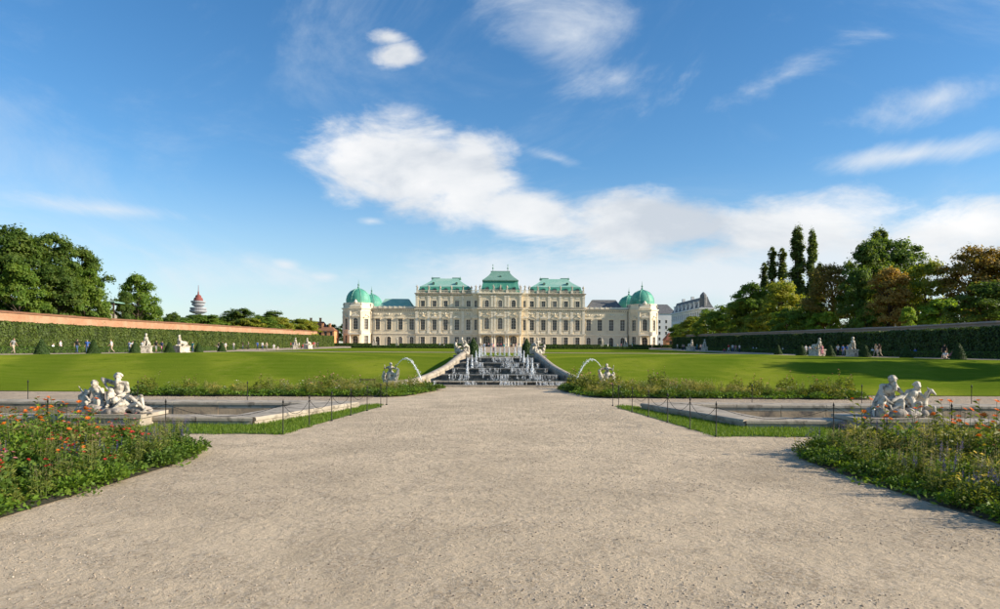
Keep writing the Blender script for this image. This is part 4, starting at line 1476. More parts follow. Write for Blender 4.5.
def figure(J, s=1.0, hands=True, long_hair=False, skirt=False, beard=False, sleeve=.5, mono=None, shorts=False, face=(0, -1, 0)):
    """prims of one human body from joints: pel chest neck head shL elL haL shR elR haR hipL knL anL hipR knR anR"""
    T = lambda k: mono if mono is not None else k
    P = []
    V = {k: Vector(v) for k, v in J.items()}
    c = lambda a, b_, r0, r1, t: P.append(('c', tuple(a), tuple(b_), r0 * s, r1 * s, T(t)))
    c(V['hipL'], V['hipR'], .115, .115, LEG)
    c(V['pel'], V['pel'].lerp(V['chest'], .55), .125, .12, TOP)
    c(V['pel'].lerp(V['chest'], .5), V['chest'], .125, .15, TOP)
    c(V['shL'], V['shR'], .07, .07, TOP)
    c(V['chest'], V['neck'], .10, .062, TOP)
    c(V['neck'], V['head'], .056, .056, SKIN)
    f = Vector(face).normalized()
    hd = V['head']
    P.append(('e', tuple(hd + Vector((0, 0, .01 * s))), (.078 * s, .092 * s, .115 * s), T(SKIN)))
    P.append(('e', tuple(hd + f * .02 * s + Vector((0, 0, -.055 * s))), (.056 * s, .062 * s, .062 * s), T(SKIN)))
    c(hd + f * .085 * s + Vector((0, 0, .02 * s)), hd + f * .105 * s + Vector((0, 0, -.015 * s)), .012, .017, SKIN)
    sd_ = f.cross(Vector((0, 0, 1)))
    for q in (-1, 1):
        P.append(('e', tuple(hd + sd_ * q * .08 * s), (.014 * s, .02 * s, .03 * s), T(SKIN)))
        P.append(('e', tuple(hd + sd_ * q * .033 * s + f * .075 * s + Vector((0, 0, .035 * s))), (.024 * s, .018 * s, .012 * s), T(SKIN)))
    P.append(('e', tuple(hd + f * -.022 * s + Vector((0, 0, .045 * s))), (.088 * s, .092 * s, .095 * s), T(HAIR)))
    if long_hair: c(hd - f * .06 * s, V['neck'] - f * .07 * s + Vector((0, 0, -.1 * s)), .07, .06, HAIR)
    if beard: c(hd + f * .07 * s + Vector((0, 0, -.07 * s)), hd + f * .10 * s + Vector((0, 0, -.2 * s)), .055, .03, HAIR)
    for q in 'LR':
        m = V['sh' + q].lerp(V['el' + q], sleeve)
        c(V['sh' + q], m, .062, .056, TOP)
        c(m, V['el' + q], .048 if sleeve < 1 else .054, .042, SKIN if sleeve < 1 else TOP)
        c(V['el' + q], V['ha' + q], .043, .029, SKIN if sleeve < 1.01 else TOP)
        if hands: hand(P, V['el' + q], V['ha' + q], T(SKIN), s)
        c(V['hip' + q], V['kn' + q], .092, .064, LEG)
        c(V['kn' + q], V['an' + q], .062, .044, SKIN if shorts else LEG)
        c(V['kn' + q].lerp(V['an' + q], .15), V['kn' + q].lerp(V['an' + q], .5), .062, .052, SKIN if shorts else LEG)
        toe = V.get('toe' + q, V['an' + q] + f * .17 * s + Vector((0, 0, -.045 * s)))
        c(V['an' + q] + Vector((0, 0, -.02 * s)), toe, .042, .034, SHOE)
    if skirt:
        for q in 'LR':
            c(V['hip' + q], V['kn' + q] * 1.0 + Vector((0, 0, -.05 * s)), .12, .15, LEG)
        c(V['knL'], V['knR'], .13, .13, LEG)
    return P


def curls(h, r, n, seed):
    rd_ = random.Random(seed); o = []
    for _ in range(n):
        a, t = rd_.uniform(0, 2 * PI), rd_.uniform(0, 1.5)
        if math.sin(a) < -.3 and t > .7: continue
        o.append(('e', (h[0] + r * math.sin(t) * math.cos(a), h[1] + r * 1.1 * math.sin(t) * math.sin(a) + .02, h[2] + .03 + r * 1.1 * math.cos(t)), (r * .28, r * .28, r * .24), 0))
    return o


def folds(a, b_, c, d, n, r, seed):
    """strands of cloth from the edge a-b to the edge c-d"""
    rd_ = random.Random(seed); A, B, C, D = map(Vector, (a, b_, c, d)); o = []
    for i in range(n):
        t = (i + .5) / n
        p, q = A.lerp(B, t), C.lerp(D, t)
        m = p.lerp(q, .5) + Vector((rd_.uniform(-.03, .03), -.05, rd_.uniform(-.05, .02)))
        o += [('c', tuple(p), tuple(m), r * .8, r, 0), ('c', tuple(m), tuple(q), r, r * .6, 0)]
    return o


def lumps(cx, cy, cz, rx, ry, rz, n, r0, r1, seed, t=0):
    rd = random.Random(seed)
    out = []
    for _ in range(n):
        a = rd.uniform(0, 2 * PI); k = math.sqrt(rd.uniform(0, 1))
        r = rd.uniform(r0, r1)
        out.append(('e', (cx + rx * k * math.cos(a), cy + ry * k * math.sin(a), cz + rd.uniform(-.5, 1) * rz * (1 - .6 * k)), (r * rd.uniform(.7, 1.4), r * rd.uniform(.7, 1.2), r * rd.uniform(.5, 1.0)), t))
    return out


MB1 = [MAT['marble']]
RK = [MAT['marble_rock']]


def pedestal(mb, x0, x1, y0, y1, z):
    mb.box(x0 + .04, x1 - .04, y0 + .04, y1 - .04, 0, z * .28)
    mb.box(x0 + .08, x1 - .08, y0 + .08, y1 - .08, z * .28, z * .72)
    mb.box(x0, x1, y0, y1, z * .72, z)


# ------------------------------------------------------------------ basins
def stones(root, name, A, B, C, D, n, z0, z1, lip, mat, gap=.012, jit=.006):
    """rim stones between outer edge A-B and inner edge C-D (C by A, D by B)"""
    A, B, C, D = map(Vector, (A, B, C, D))
    for i in range(n):
        t0, t1 = i / n, (i + 1) / n
        L = (B - A).length
        e = gap / L
        q = [A.lerp(B, t0 + e), A.lerp(B, t1 - e), C.lerp(D, t1 - e), C.lerp(D, t0 + e)]
        out = (A.lerp(B, .5) - C.lerp(D, .5)).normalized() * lip
        mb = MB()
        dz = random.uniform(-jit, jit)
        sgn = (q[1] - q[0]).cross(q[2] - q[1]) if False else (q[1].x - q[0].x) * (q[2].y - q[1].y) - (q[1].y - q[0].y) * (q[2].x - q[1].x)
        lo = [(p.x, p.y) for p in q]
        up = [(q[0] + out), (q[1] + out), (q[2] - out), (q[3] - out)]
        up = [(p.x, p.y) for p in up]
        rd_ = [(q[0] + out * .4), (q[1] + out * .4), (q[2] - out * .4), (q[3] - out * .4)]
        rd_ = [(p.x, p.y) for p in rd_]
        if sgn < 0: lo.reverse(); up.reverse(); rd_.reverse()
        h = z1 - z0
        mb.prism(lo, z0, z0 + h * .55)
        mb.prism(up, z0 + h * .55, z0 + h * .86 + dz)
        mb.prism(up, z0 + h * .86 + dz, z1 + dz, rd_)
        mb.build(name, mat, root)


def basin(s, nm):
    root = empty('stone_basin', (s * 17, 29, 0))
    tag(root, f'sunken stone fountain basin with broad pale rim on the {nm}', 'basin')
    f = lambda x, y: (s * x - s * 17, y - 29, 0)
    ZT = .27
    stones(root, 'rim_stone', f(27.2, 23.25), f(8.2, 23.25), f(27.2, 24.15), f(9.1, 24.15), 10, 0, ZT, .05, MAT['rim'])
    stones(root, 'rim_stone', f(8.15, 23.27), f(6.1, 30.2), f(9.06, 24.15), f(8.12, 29.65), 4, 0, ZT, .05, MAT['rim'])
    stones(root, 'rim_stone', f(6.12, 30.25), f(7.2, 30.75), f(8.1, 29.7), f(8.1, 29.72), 1, 0, ZT, .0, MAT['rim'])
    stones(root, 'rim_stone', f(7.25, 30.75), f(27.2, 30.75), f(8.14, 29.74), f(27.2, 29.74), 10, 0, ZT, .05, MAT['rim'])
    # inner wall slabs under the rim
    def slabs(a, b_, n, nrm):
        a, b_ = Vector(f(*a)), Vector(f(*b_))
        for i in range(n):
            e = .006 / (b_ - a).length; p, q = a.lerp(b_, i / n + e), a.lerp(b_, (i + 1) / n - e)
            k = Vector((nrm[0] * s, nrm[1], 0)) * random.uniform(.0, .02)
            w = Vector((nrm[0] * s, nrm[1], 0)) * -.22
            mb = MB()
            po = [(x.x, x.y) for x in (p + k, q + k, q + w, p + w)]
            ar = sum(po[j][0] * po[(j + 1) % 4][1] - po[(j + 1) % 4][0] * po[j][1] for j in range(4))
            if ar < 0: po.reverse()
            mb.prism(po, -.85, .14)
            mb.build('wall_slab', MAT['basin_wall'], root)
    slabs((8.15, 29.75), (27.2, 29.75), 10, (0, -1))
    slabs((9.1, 24.1), (8.1, 29.7), 4, (.98, .18))
    slabs((27.2, 24.1), (9.1, 24.1), 10, (0, 1))
    slabs((27.15, 24.2), (27.15, 29.6), 3, (-1, 0))
    mb = MB(); x0, x1 = sorted((s * 27.22 - s * 17, s * 28.2 - s * 17)); mb.box(x0, x1, 23.25 - 29, 30.75 - 29, 0, ZT); mb.build('rim_stone', MAT['rim'], root)
    # pedestal block of the sculpture, built into the front rim
    mb = MB(); cx = s * 12.7 - s * 17; pedestal(mb, cx - 1.25, cx + 1.25, 22.35 - 29, 24.2 - 29, .42); mb.build('pedestal', MAT['rim'], root)
    # lawn strip round the basin
    poly = [(29, 20.7), (6.55, 20.7), (5.05, 31.6), (5.4, 33.2), (6.6, 35.9), (29, 35.9)]
    return poly


def in_poly(X, Y, poly):
    c = np.zeros(len(X), bool)
    j = len(poly) - 1
    for i in range(len(poly)):
        xi, yi = poly[i]; xj, yj = poly[j]
        k = ((yi > Y) != (yj > Y)) & (X < (xj - xi) * (Y - yi) / (yj - yi + 1e-12) + xi)
        c ^= k
        j = i
    return c


def blades(name, X, Y, Z, h, w, mat, rg, lean=.5):
    n = len(X)
    a = rg.uniform(0, 2 * PI, n); hh = h * rg.uniform(.5, 1.4, n)
    dx, dy = np.cos(a) * w, np.sin(a) * w
    b = rg.uniform(0, 2 * PI, n); l = hh * lean * rg.uniform(.1, 1, n)
    P = np.stack([np.stack([X - dx, Y - dy, Z], 1), np.stack([X + dx, Y + dy, Z], 1), np.stack([X + np.cos(b) * l, Y + np.sin(b) * l, Z + hh], 1)], 1)
    return quads_mesh(name, P, mat, 3)


STRIP_SOIL = M('strip_turf', (.075, .12, .02), (.11, .15, .03), scale=5, bump=.7, coords='World')
for s, nm in ((-1, 'left'), (1, 'right')):
    basin(s, nm)
    rg = np.random.default_rng(50 + s)
    outer = [(29, 20.9), (6.5, 20.9), (5.15, 31.6), (5.5, 33.4)]
    mb = MB()
    q = [(s * 29, 20.9), (s * 6.5, 20.9), (s * 5.25, 30.6), (s * 5.3, 32.0), (s * 6.2, 31.6), (s * 6.2, 30.3), (s * 8.25, 23.35), (s * 29, 23.35)]
    mb.add([(p[0], p[1], .012) for p in q], [(0, 1, 6, 7) if s > 0 else (7, 6, 1, 0), (1, 2, 5, 6) if s > 0 else (6, 5, 2, 1), (2, 3, 4, 5) if s > 0 else (5, 4, 3, 2)])
    for v in range(0): pass
    tag(mb.build('turf_strip', STRIP_SOIL), kind='structure')
    X = rg.uniform(4.8, 24, 130000); Y = rg.uniform(20.6, 33.2, 130000)
    edge = .12 * np.sin(X * 3.1) + .08 * np.sin(X * 7.3 + Y * 5) + rg.normal(0, .05, len(X))
    k = in_poly(X + edge, Y + edge, [(29, 20.9), (6.5, 20.9), (5.25, 30.6), (5.3, 32.0), (6.2, 31.6), (6.15, 30.3), (8.2, 23.3), (29, 23.3)])
    X, Y = X[k], Y[k]
    g = link('grass', blades('turf_blades', s * X, Y, np.full(len(X), .01), .085, .011, MAT['grass'], rg))
    tag(g, f'short green grass strip round the {nm} stone basin', 'grass', kind='stuff')

# ------------------------------------------------------------------ cascade
casc = empty('cascade', (0, 47.5, 0))
tag(casc, 'stepped cascade fountain of dark wet stone in the centre of the lawn', 'fountain')
rd = random.Random(3)
STEP = [(47.4, 4.55), (50.0, 4.15), (53.0, 3.65), (56.2, 3.2), (59.8, 2.9)]
RH = .36
mb = MB(); mb.box(-5.2, 5.2, -.75, -.45, 0, .14); mb.build('kerb', MAT['rim'], casc)
mb = MB(); mb.box(-5.0, 5.0, -.45, .4, .0, .06); mb.build('lower_pool', MAT['water'], casc)
for i, (y, hw) in enumerate(STEP):
    y0 = y - 47.5; y1 = (STEP[i + 1][0] if i < 4 else 68) - 47.5 + .4
    z0, z1 = RH * i - .1, RH * (i + 1)
    # rough riser: rows of rockwork blocks, each proud by a different amount
    x = -hw
    while x < hw - .05:
        w = min(rd.uniform(.28, .6), hw - x)
        for k in range(2):
            za, zb = z0 + (z1 - .05 - z0) * k / 2, z0 + (z1 - .05 - z0) * (k + 1) / 2
            b_ = MB(); p = rd.uniform(-.10, .06) - (0 if k else .08)
            b_.prism([(x + .01, y0 + p), (x + w - .01, y0 + p + rd.uniform(-.05, .05)), (x + w - .01, y0 + .5), (x + .01, y0 + .5)], za + .008, zb - .004)
            b_.build('rock_block', MAT['wet_rock'], casc)
        x += w
    st = MB(); st.box(-hw, hw, y0 + .45, y1, -.2, z1 - .06)
    sp_ = st.build('step', MAT['wet_rock'], casc)
    e = MB()
    n = 24
    for j in range(n):
        xa, xb = -hw + 2 * hw * j / n, -hw + 2 * hw * (j + 1) / n
        e.box(xa, xb - .006, y0 - .18 + rd.uniform(-.015, .015), y0 + .3, z1 - .05, z1 + .02)
    e.build('lip', MAT['rim'] if i == 0 else MAT['lip'], casc)
    wp = MB(); wp.box(-hw + .05, hw - .05, y0 + .3, y1 - .02, z1 - .05, z1 + .005); wp.build('pool_water', MAT['water'], casc)
    # falling water: irregular threads and sheets
    f = MB()
    nthr = int(hw * 120)
    for j in range(nthr):
        xx = rd.uniform(-hw + .1, hw - .1)
        if math.sin(xx * 2.3 + i * 1.9) + .6 * math.sin(xx * 5.1 + i) + .4 * math.sin(xx * 11 + 2 * i) + (.3 if xx > 0 else -.4) < rd.uniform(-.6, 1.3): continue
        ww = rd.uniform(.004, .02); zt = z1 + .03; L = z1 - z0 - .1
        ta = rd.choice((0, rd.uniform(0, .6), rd.uniform(0, .3))); tb = rd.choice((1, rd.uniform(.4, 1), rd.uniform(.6, 1)))
        x_ = xx; pts = []
        for k in range(4):
            t = ta + (tb - ta) * k / 3
            pts.append((x_, y0 - .20 - .12 * math.sqrt(t) - rd.uniform(0, .03), zt - L * t)); x_ += rd.uniform(-.025, .025)
        f.tube(pts, [ww, ww * 1.2, ww * 1.5, ww * .8], 3)
    for j in range(int(hw * 40)):                       # foam where it lands
        xx = rd.uniform(-hw + .1, hw - .1)
        if math.sin(xx * 2.3 + i * 1.9) + (.3 if xx > 0 else -.4) < rd.uniform(-.6, 1.3): continue
        q = rd.uniform(.015, .05)
        f.add(*ellipsoid((xx, y0 - .36 + rd.uniform(-.1, .08), z0 + .11 + rd.uniform(0, .06)), (q * 1.6, q, q * .7), 5, 3))
    tag(f.build('falling_water', MAT['fall'], casc), kind='stuff')


def plume_mesh(h, seed):
    r_ = random.Random(seed); g = MB()
    g.tube([(0, 0, 0), (.01, 0, h * .3), (-.01, .01, h * .6), (.01, 0, h * .85), (0, 0, h)], [.03, .035, .045, .035, .008], 7)
    for _ in range(230):
        t = r_.random() ** .7; z = h * (1.06 - t); rr = .02 + .15 * t * r_.random()
        a = r_.uniform(0, 6.28); s_ = r_.uniform(.007, .022)
        g.add(*ellipsoid((rr * math.cos(a), rr * math.sin(a), z), (s_, s_, s_ * 2.4), 5, 3))
    for _ in range(50):
        a = r_.uniform(0, 6.28); rr = r_.uniform(.05, .32); s_ = r_.uniform(.01, .03)
        g.add(*ellipsoid((rr * math.cos(a), rr * math.sin(a), r_.uniform(0, .15)), (s_, s_, s_), 5, 3))
    return g.mesh('plume', MAT['spray'], True)


PL = [plume_mesh(1.25, 1), plume_mesh(1.25, 2)]
# (x, y, z, height)
k_ = 0
for (px, y, z, h) in [(-2.35, 50.6, .42, 1.45), (-2.15, 54.0, .78, 1.3), (-1.95, 57.2, 1.14, 1.25), (-1.8, 60.8, 1.5, 1.25), (-1.75, 66, 1.85, 1.0), (-1.5, 69.5, 1.85, .9)]:
    for s in (-1, 1):
        o = link('water_plume', PL[k_ % 2], casc, (-px * s, y - 47.5, z), (0, 0, k_), (1, 1, h / 1.25)); k_ += 1
for px in (-.9, -.45, 0, .45, .9):
    link('water_plume', PL[k_ % 2], casc, (px, 70 - 47.5, 1.85), (0, 0, k_), (.9, .9, .7)); k_ += 1

# curved volute walls flanking the cascade
for s, nm in ((-1, 'left'), (1, 'right')):
    pts = [(7.7, 47.9, .22), (6.9, 48.0, .26), (6.0, 48.6, .38), (5.2, 50.0, .62), (4.6, 52.0, .92), (4.15, 54.5, 1.22), (3.85, 57.5, 1.55), (3.65, 61.0, 1.85), (3.55, 64.5, 2.05), (3.5, 67.5, 2.15)]
    P = [Vector((s * a, b_ - 47.5, c)) for a, b_, c in pts]
    # smooth the plan curve, then one moulded coping
    Q = []
    for i in range(len(P) - 1):
        p0, p1, p2, p3 = P[max(i - 1, 0)], P[i], P[i + 1], P[min(i + 2, len(P) - 1)]
        for k in range(5):
            t = k / 5
            Q.append(.5 * ((2 * p1) + (p2 - p0) * t + (2 * p0 - 5 * p1 + 4 * p2 - p3) * t * t + (3 * p1 - p0 - 3 * p2 + p3) * t ** 3))
    P = Q + [P[-1]]
    prof = [(-.23, -.16), (-.29, -.07), (-.26, .03), (-.17, .10), (0, .13), (.17, .10), (.26, .03), (.29, -.07), (.23, -.16)]
    m = len(prof); vs = []; fs = []
    for i, p in enumerate(P):
        d = P[min(i + 1, len(P) - 1)] - P[max(i - 1, 0)]; d.z = 0; d.normalize(); nx = Vector((-d.y, d.x, 0))
        vs += [p + nx * u + Vector((0, 0, v)) for u, v in prof]
        if i: fs += [((i - 1) * m + k, (i - 1) * m + (k + 1) % m, i * m + (k + 1) % m, i * m + k) for k in range(m)]
    fs += [tuple(range(m - 1, -1, -1)), tuple(range((len(P) - 1) * m, len(P) * m))]
    g = MB(); g.add(vs, fs); g.build('coping', MAT['rim'], casc, True)
    g = MB()
    for i in range(len(P) - 1):
        a, b_ = P[i], P[i + 1]
        d = b_ - a; d.z = 0; d.normalize(); nx = Vector((-d.y, d.x, 0)) * .26
        z = Vector((0, 0, 1))
        q = [a - nx, a + nx, b_ + nx, b_ - nx]
        g.add([Vector((p.x, p.y, -.2)) for p in q] + [Vector((p.x, p.y, pz - .12)) for p, pz in zip(q, (a.z, a.z, b_.z, b_.z))],
              [(0, 1, 5, 4), (1, 2, 6, 5), (2, 3, 7, 6), (3, 0, 4, 7), (4, 5, 6, 7)])
    g.build('flank_wall', MAT['rim'], casc)
    # crowning sculpture: tritons and sea horses over a scroll
    me = sculpt('cascade_sculpture', lumps(0, 0, .35, .5, .5, .35, 16, .2, .34, 5 + s) + figure(dict(
        pel=(.05, 0, .95), chest=(.0, -.1, 1.35), neck=(-.02, -.14, 1.5), head=(-.04, -.2, 1.66), shL=(-.22, -.1, 1.45), elL=(-.5, -.25, 1.3), haL=(-.42, -.5, 1.5), shR=(.2, -.1, 1.45),
        elR=(.45, .0, 1.25), haR=(.62, -.15, 1.45), hipL=(-.1, 0, .9), knL=(-.35, -.42, .85), anL=(-.4, -.5, .5), hipR=(.15, 0, .9), knR=(.4, -.38, .95), anR=(.5, -.5, .55)), 1.15, mono=0, hands=True) + [
        ('c', (-.55, -.1, .4), (-.62, -.35, 1.0), .26, .18, 0), ('c', (-.62, -.35, 1.0), (-.5, -.62, 1.2), .18, .12, 0), ('c', (-.5, -.62, 1.2), (-.42, -.85, 1.02), .13, .08, 0),
        ('c', (.5, -.1, .4), (.62, -.3, .9), .25, .16, 0), ('c', (.62, -.3, .9), (.5, -.6, 1.05), .16, .11, 0), ('c', (.5, -.6, 1.05), (.42, -.8, .9), .12, .07, 0),
        ('c', (0, .4, .4), (.2, .5, 1.0), .25, .12, 0), ('c', (.2, .5, 1.0), (0, .42, 1.4), .12, .06, 0)], MB1, .03, 2, .02)
    o = empty('triton_sculpture', (s * 3.55, 67.2, 1.6)); tag(o, f'white sculpture of triton and sea horses at the {nm} top of the cascade', 'sculpture')
    link('figures', me, o, (0, 0, .28), (0, 0, s * .35), (1, 1, .98))
    g = MB(); g.box(-.8, .8, -.8, .8, -.4, .18); g.box(-.88, .88, -.88, .88, .18, .36); g.build('pedestal', MAT['rim'], o)

# ------------------------------------------------------------------ large basin sculptures
def group_left():
    o = empty('sculpture_group', (-12.7, 23.2, .42)); o.scale = (.92, .92, .84)
    tag(o, 'white marble group with seated figure raising an elbow, on the left basin rim', 'sculpture')
    god = figure(dict(pel=(.10, .1, .62), chest=(.12, .02, 1.02), neck=(.10, -.02, 1.20), head=(.08, -.06, 1.36), shL=(-.12, 0, 1.16), elL=(-.50, -.02, 1.32), haL=(-.30, -.12, 1.02),
                      shR=(.33, .02, 1.13), elR=(.44, -.02, .84), haR=(.25, -.22, .70), hipL=(-.0, .05, .58), knL=(-.05, -.42, .78), anL=(-.02, -.5, .36), hipR=(.22, .05, .58), knR=(.62, -.25, .62), anR=(.95, -.35, .38)),
                 1.36, beard=True, mono=0, face=(.25, -1, -.1))
    god += [('c', (.0, -.05, .95), (.3, -.1, .6), .07, .1, 0), ('c', (.3, -.12, .6), (.55, -.2, .45), .12, .08, 0), ('c', (-.15, -.1, .95), (.02, -.3, .62), .09, .09, 0)]
    god += curls((.08, -.06, 1.36), .14, 40, 1) + folds((-.1, -.05, .72), (.35, -.05, .72), (-.1, -.45, .3), (.6, -.4, .3), 8, .042, 2)
    link('seated_figure', sculpt('river_figure', god, MB1, .015, 1), o)
    nymph = figure(dict(pel=(-.58, -.1, .48), chest=(-.60, -.18, .82), neck=(-.62, -.22, .97), head=(-.66, -.26, 1.10), shL=(-.80, -.18, .92), elL=(-.95, -.3, .68), haL=(-.78, -.42, .55), shR=(-.42, -.2, .90),
                        elR=(-.28, -.34, .72), haR=(-.36, -.42, .95), hipL=(-.68, -.1, .44), knL=(-.80, -.5, .42), anL=(-.75, -.4, .10), hipR=(-.48, -.1, .44), knR=(-.38, -.5, .48), anR=(-.35, -.5, .10)),
                   .1 + 1.08, long_hair=True, mono=0, face=(-.3, -1, 0))
    nymph += [('c', (-.55, -.2, .75), (-.45, -.4, .15), .15, .16, 0), ('c', (-.38, -.25, .75), (-.3, -.4, .2), .08, .12, 0)]
    nymph += curls((-.66, -.26, 1.10), .12, 30, 3) + folds((-.72, -.22, .6), (-.4, -.24, .62), (-.85, -.5, .05), (-.2, -.5, .05), 9, .035, 4)
    link('kneeling_figure', sculpt('nymph_figure', nymph, MB1, .015, 1), o)
    rec = figure(dict(pel=(.62, -.22, .28), chest=(.42, -.4, .36), neck=(.30, -.46, .42), head=(.20, -.5, .50), shL=(.36, -.28, .46), elL=(.2, -.3, .3), haL=(.05, -.45, .25), shR=(.40, -.56, .36), elR=(.25, -.66, .2),
                      haR=(.08, -.68, .15), hipL=(.66, -.16, .3), knL=(.98, -.2, .66), anL=(1.10, -.25, .22), hipR=(.68, -.3, .26), knR=(1.0, -.45, .40), anR=(1.3, -.5, .12)), 1.15, mono=0, face=(-.6, -.8, 0))
    link('reclining_figure', sculpt('reclining_figure', rec, MB1, .019, 2), o)
    # fish tail, urn and shell on the left
    creature = [('c', (-1.0, -.2, .1), (-1.05, -.15, .5), .17, .14, 0), ('c', (-1.05, -.15, .5), (-.95, -.1, .78), .13, .09, 0), ('c', (-.95, -.1, .78), (-1.1, -.1, .9), .07, .03, 0), ('c', (-.95, -.1, .78), (-.8, -.1, .92), .07, .03, 0),
                ('c', (-1.18, -.1, .1), (-1.22, -.1, .62), .12, .10, 0), ('c', (-1.22, -.1, .62), (-1.1, -.1, .78), .09, .05, 0), ('c', (-1.16, 0, .7), (-1.34, -.05, 1.02), .035, .02, 0)]
    link('fish_tail', sculpt('fish_tail', creature, MB1, .02, 1, .012), o)
    rock = lumps(0, -.1, .10, 1.12, .62, .16, 60, .10, .25, 8) + [('e', (.1, .1, .25), (.5, .4, .35), 0), ('e', (-.6, 0, .15), (.4, .4, .3), 0), ('c', (.9, -.4, .05), (1.5, -.5, .02), .12, .05, 0)]
    link('rock', sculpt('statue_rock', rock, RK, .022, 1, .03), o)


def group_right():
    o = empty('sculpture_group', (13.2, 23.4, .42)); o.scale = (.95, .95, .91)
    tag(o, 'white marble group with hunched seated figure and rearing animal, on the right basin rim', 'sculpture')
    a = figure(dict(pel=(-.30, .1, .55), chest=(-.22, -.02, .96), neck=(-.18, -.06, 1.14), head=(-.14, -.12, 1.28), shL=(-.44, .0, 1.08), elL=(-.55, -.12, .78), haL=(-.42, -.32, .58), shR=(.0, -.02, 1.08), elR=(.20, -.14, .82),
                    haR=(.32, -.26, .60), hipL=(-.40, .05, .5), knL=(-.62, -.35, .55), anL=(-.7, -.42, .15), hipR=(-.18, .05, .5), knR=(.02, -.42, .58), anR=(.0, -.5, .15)), 1.42, mono=0, beard=True, face=(.3, -1, -.25))
    a += [('c', (-.3, .1, 1.0), (-.55, .05, .4), .16, .2, 0), ('c', (-.15, .1, 1.0), (-.1, .1, .45), .16, .2, 0)]
    a += curls((-.14, -.12, 1.28), .145, 40, 5) + folds((-.5, -.05, .85), (.0, -.1, .62), (-.8, -.35, .1), (.1, -.5, .1), 10, .042, 6)
    link('seated_figure', sculpt('hunched_figure', a, MB1, .015, 1), o)
    b_ = figure(dict(pel=(.42, -.12, .52), chest=(.52, -.18, .82), neck=(.60, -.2, .98), head=(.66, -.24, 1.08), shL=(.36, -.2, .90), elL=(.1, -.3, .66), haL=(-.15, -.35, .48), shR=(.74, -.16, .86), elR=(.90, -.25, .64),
                     haR=(.98, -.3, .85), hipL=(.34, -.12, .5), knL=(-.02, -.42, .45), anL=(-.42, -.45, .22), hipR=(.52, -.12, .48), knR=(.60, -.48, .50), anR=(.62, -.42, .10)), 1.28, mono=0, face=(.2, -1, -.1))
    b_ += [('c', (.4, -.3, .6), (.45, -.4, .1), .13, .13, 0), ('c', (.25, -.2, .75), (-.3, -.35, .55), .1, .08, 0)]
    b_ += curls((.66, -.24, 1.08), .13, 34, 7) + folds((.3, -.2, .6), (.62, -.2, .55), (.2, -.5, .05), (.75, -.48, .05), 8, .035, 8)
    link('leaning_figure', sculpt('leaning_figure', b_, MB1, .015, 1), o)
    h = [('c', (.95, 0, .1), (1.0, -.02, .5), .17, .14, 0), ('c', (1.0, -.02, .5), (1.12, -.05, .82), .13, .09, 0), ('c', (1.12, -.05, .82), (1.22, -.1, .94), .09, .07, 0), ('c', (1.22, -.1, .94), (1.33, -.16, .80), .07, .04, 0),
         ('c', (1.16, -.03, .98), (1.14, .0, 1.08), .03, .01, 0), ('c', (.85, .05, .3), (.83, .02, .98), .07, .05, 0), ('c', (1.05, -.1, .3), (1.15, -.4, .35), .07, .05, 0), ('c', (1.15, -.4, .35), (1.12, -.5, .08), .05, .04, 0),
         ('c', (.95, .02, .55), (.9, .02, .95), .06, .03, 0)]
    link('rearing_animal', sculpt('rearing_animal', h, MB1, .02, 1, .01), o)
    p = figure(dict(pel=(-.72, -.2, .25), chest=(-.62, -.32, .45), neck=(-.6, -.36, .55), head=(-.58, -.42, .64), shL=(-.72, -.32, .50), elL=(-.85, -.42, .4), haL=(-.78, -.55, .32), shR=(-.5, -.34, .5), elR=(-.4, -.45, .4),
                    haR=(-.42, -.55, .3), hipL=(-.78, -.2, .22), knL=(-.95, -.4, .25), anL=(-1.0, -.5, .05), hipR=(-.66, -.2, .2), knR=(-.6, -.5, .22), anR=(-.62, -.55, .03)), .85, mono=0)
    link('putto', sculpt('putto', p, MB1, .018, 2), o)
    rock = lumps(.05, -.12, .08, 1.12, .6, .15, 60, .10, .24, 12) + [('e', (-.3, .1, .22), (.45, .4, .32), 0), ('e', (.5, 0, .18), (.45, .38, .3), 0), ('c', (1.0, -.3, .1), (1.3, -.4, .05), .16, .12, 0), ('c', (-.9, -.3, .05), (-1.25, -.4, .02), .14, .08, 0)]
    link('rock', sculpt('statue_rock', rock, RK, .022, 1, .03), o)


group_left()
group_right()

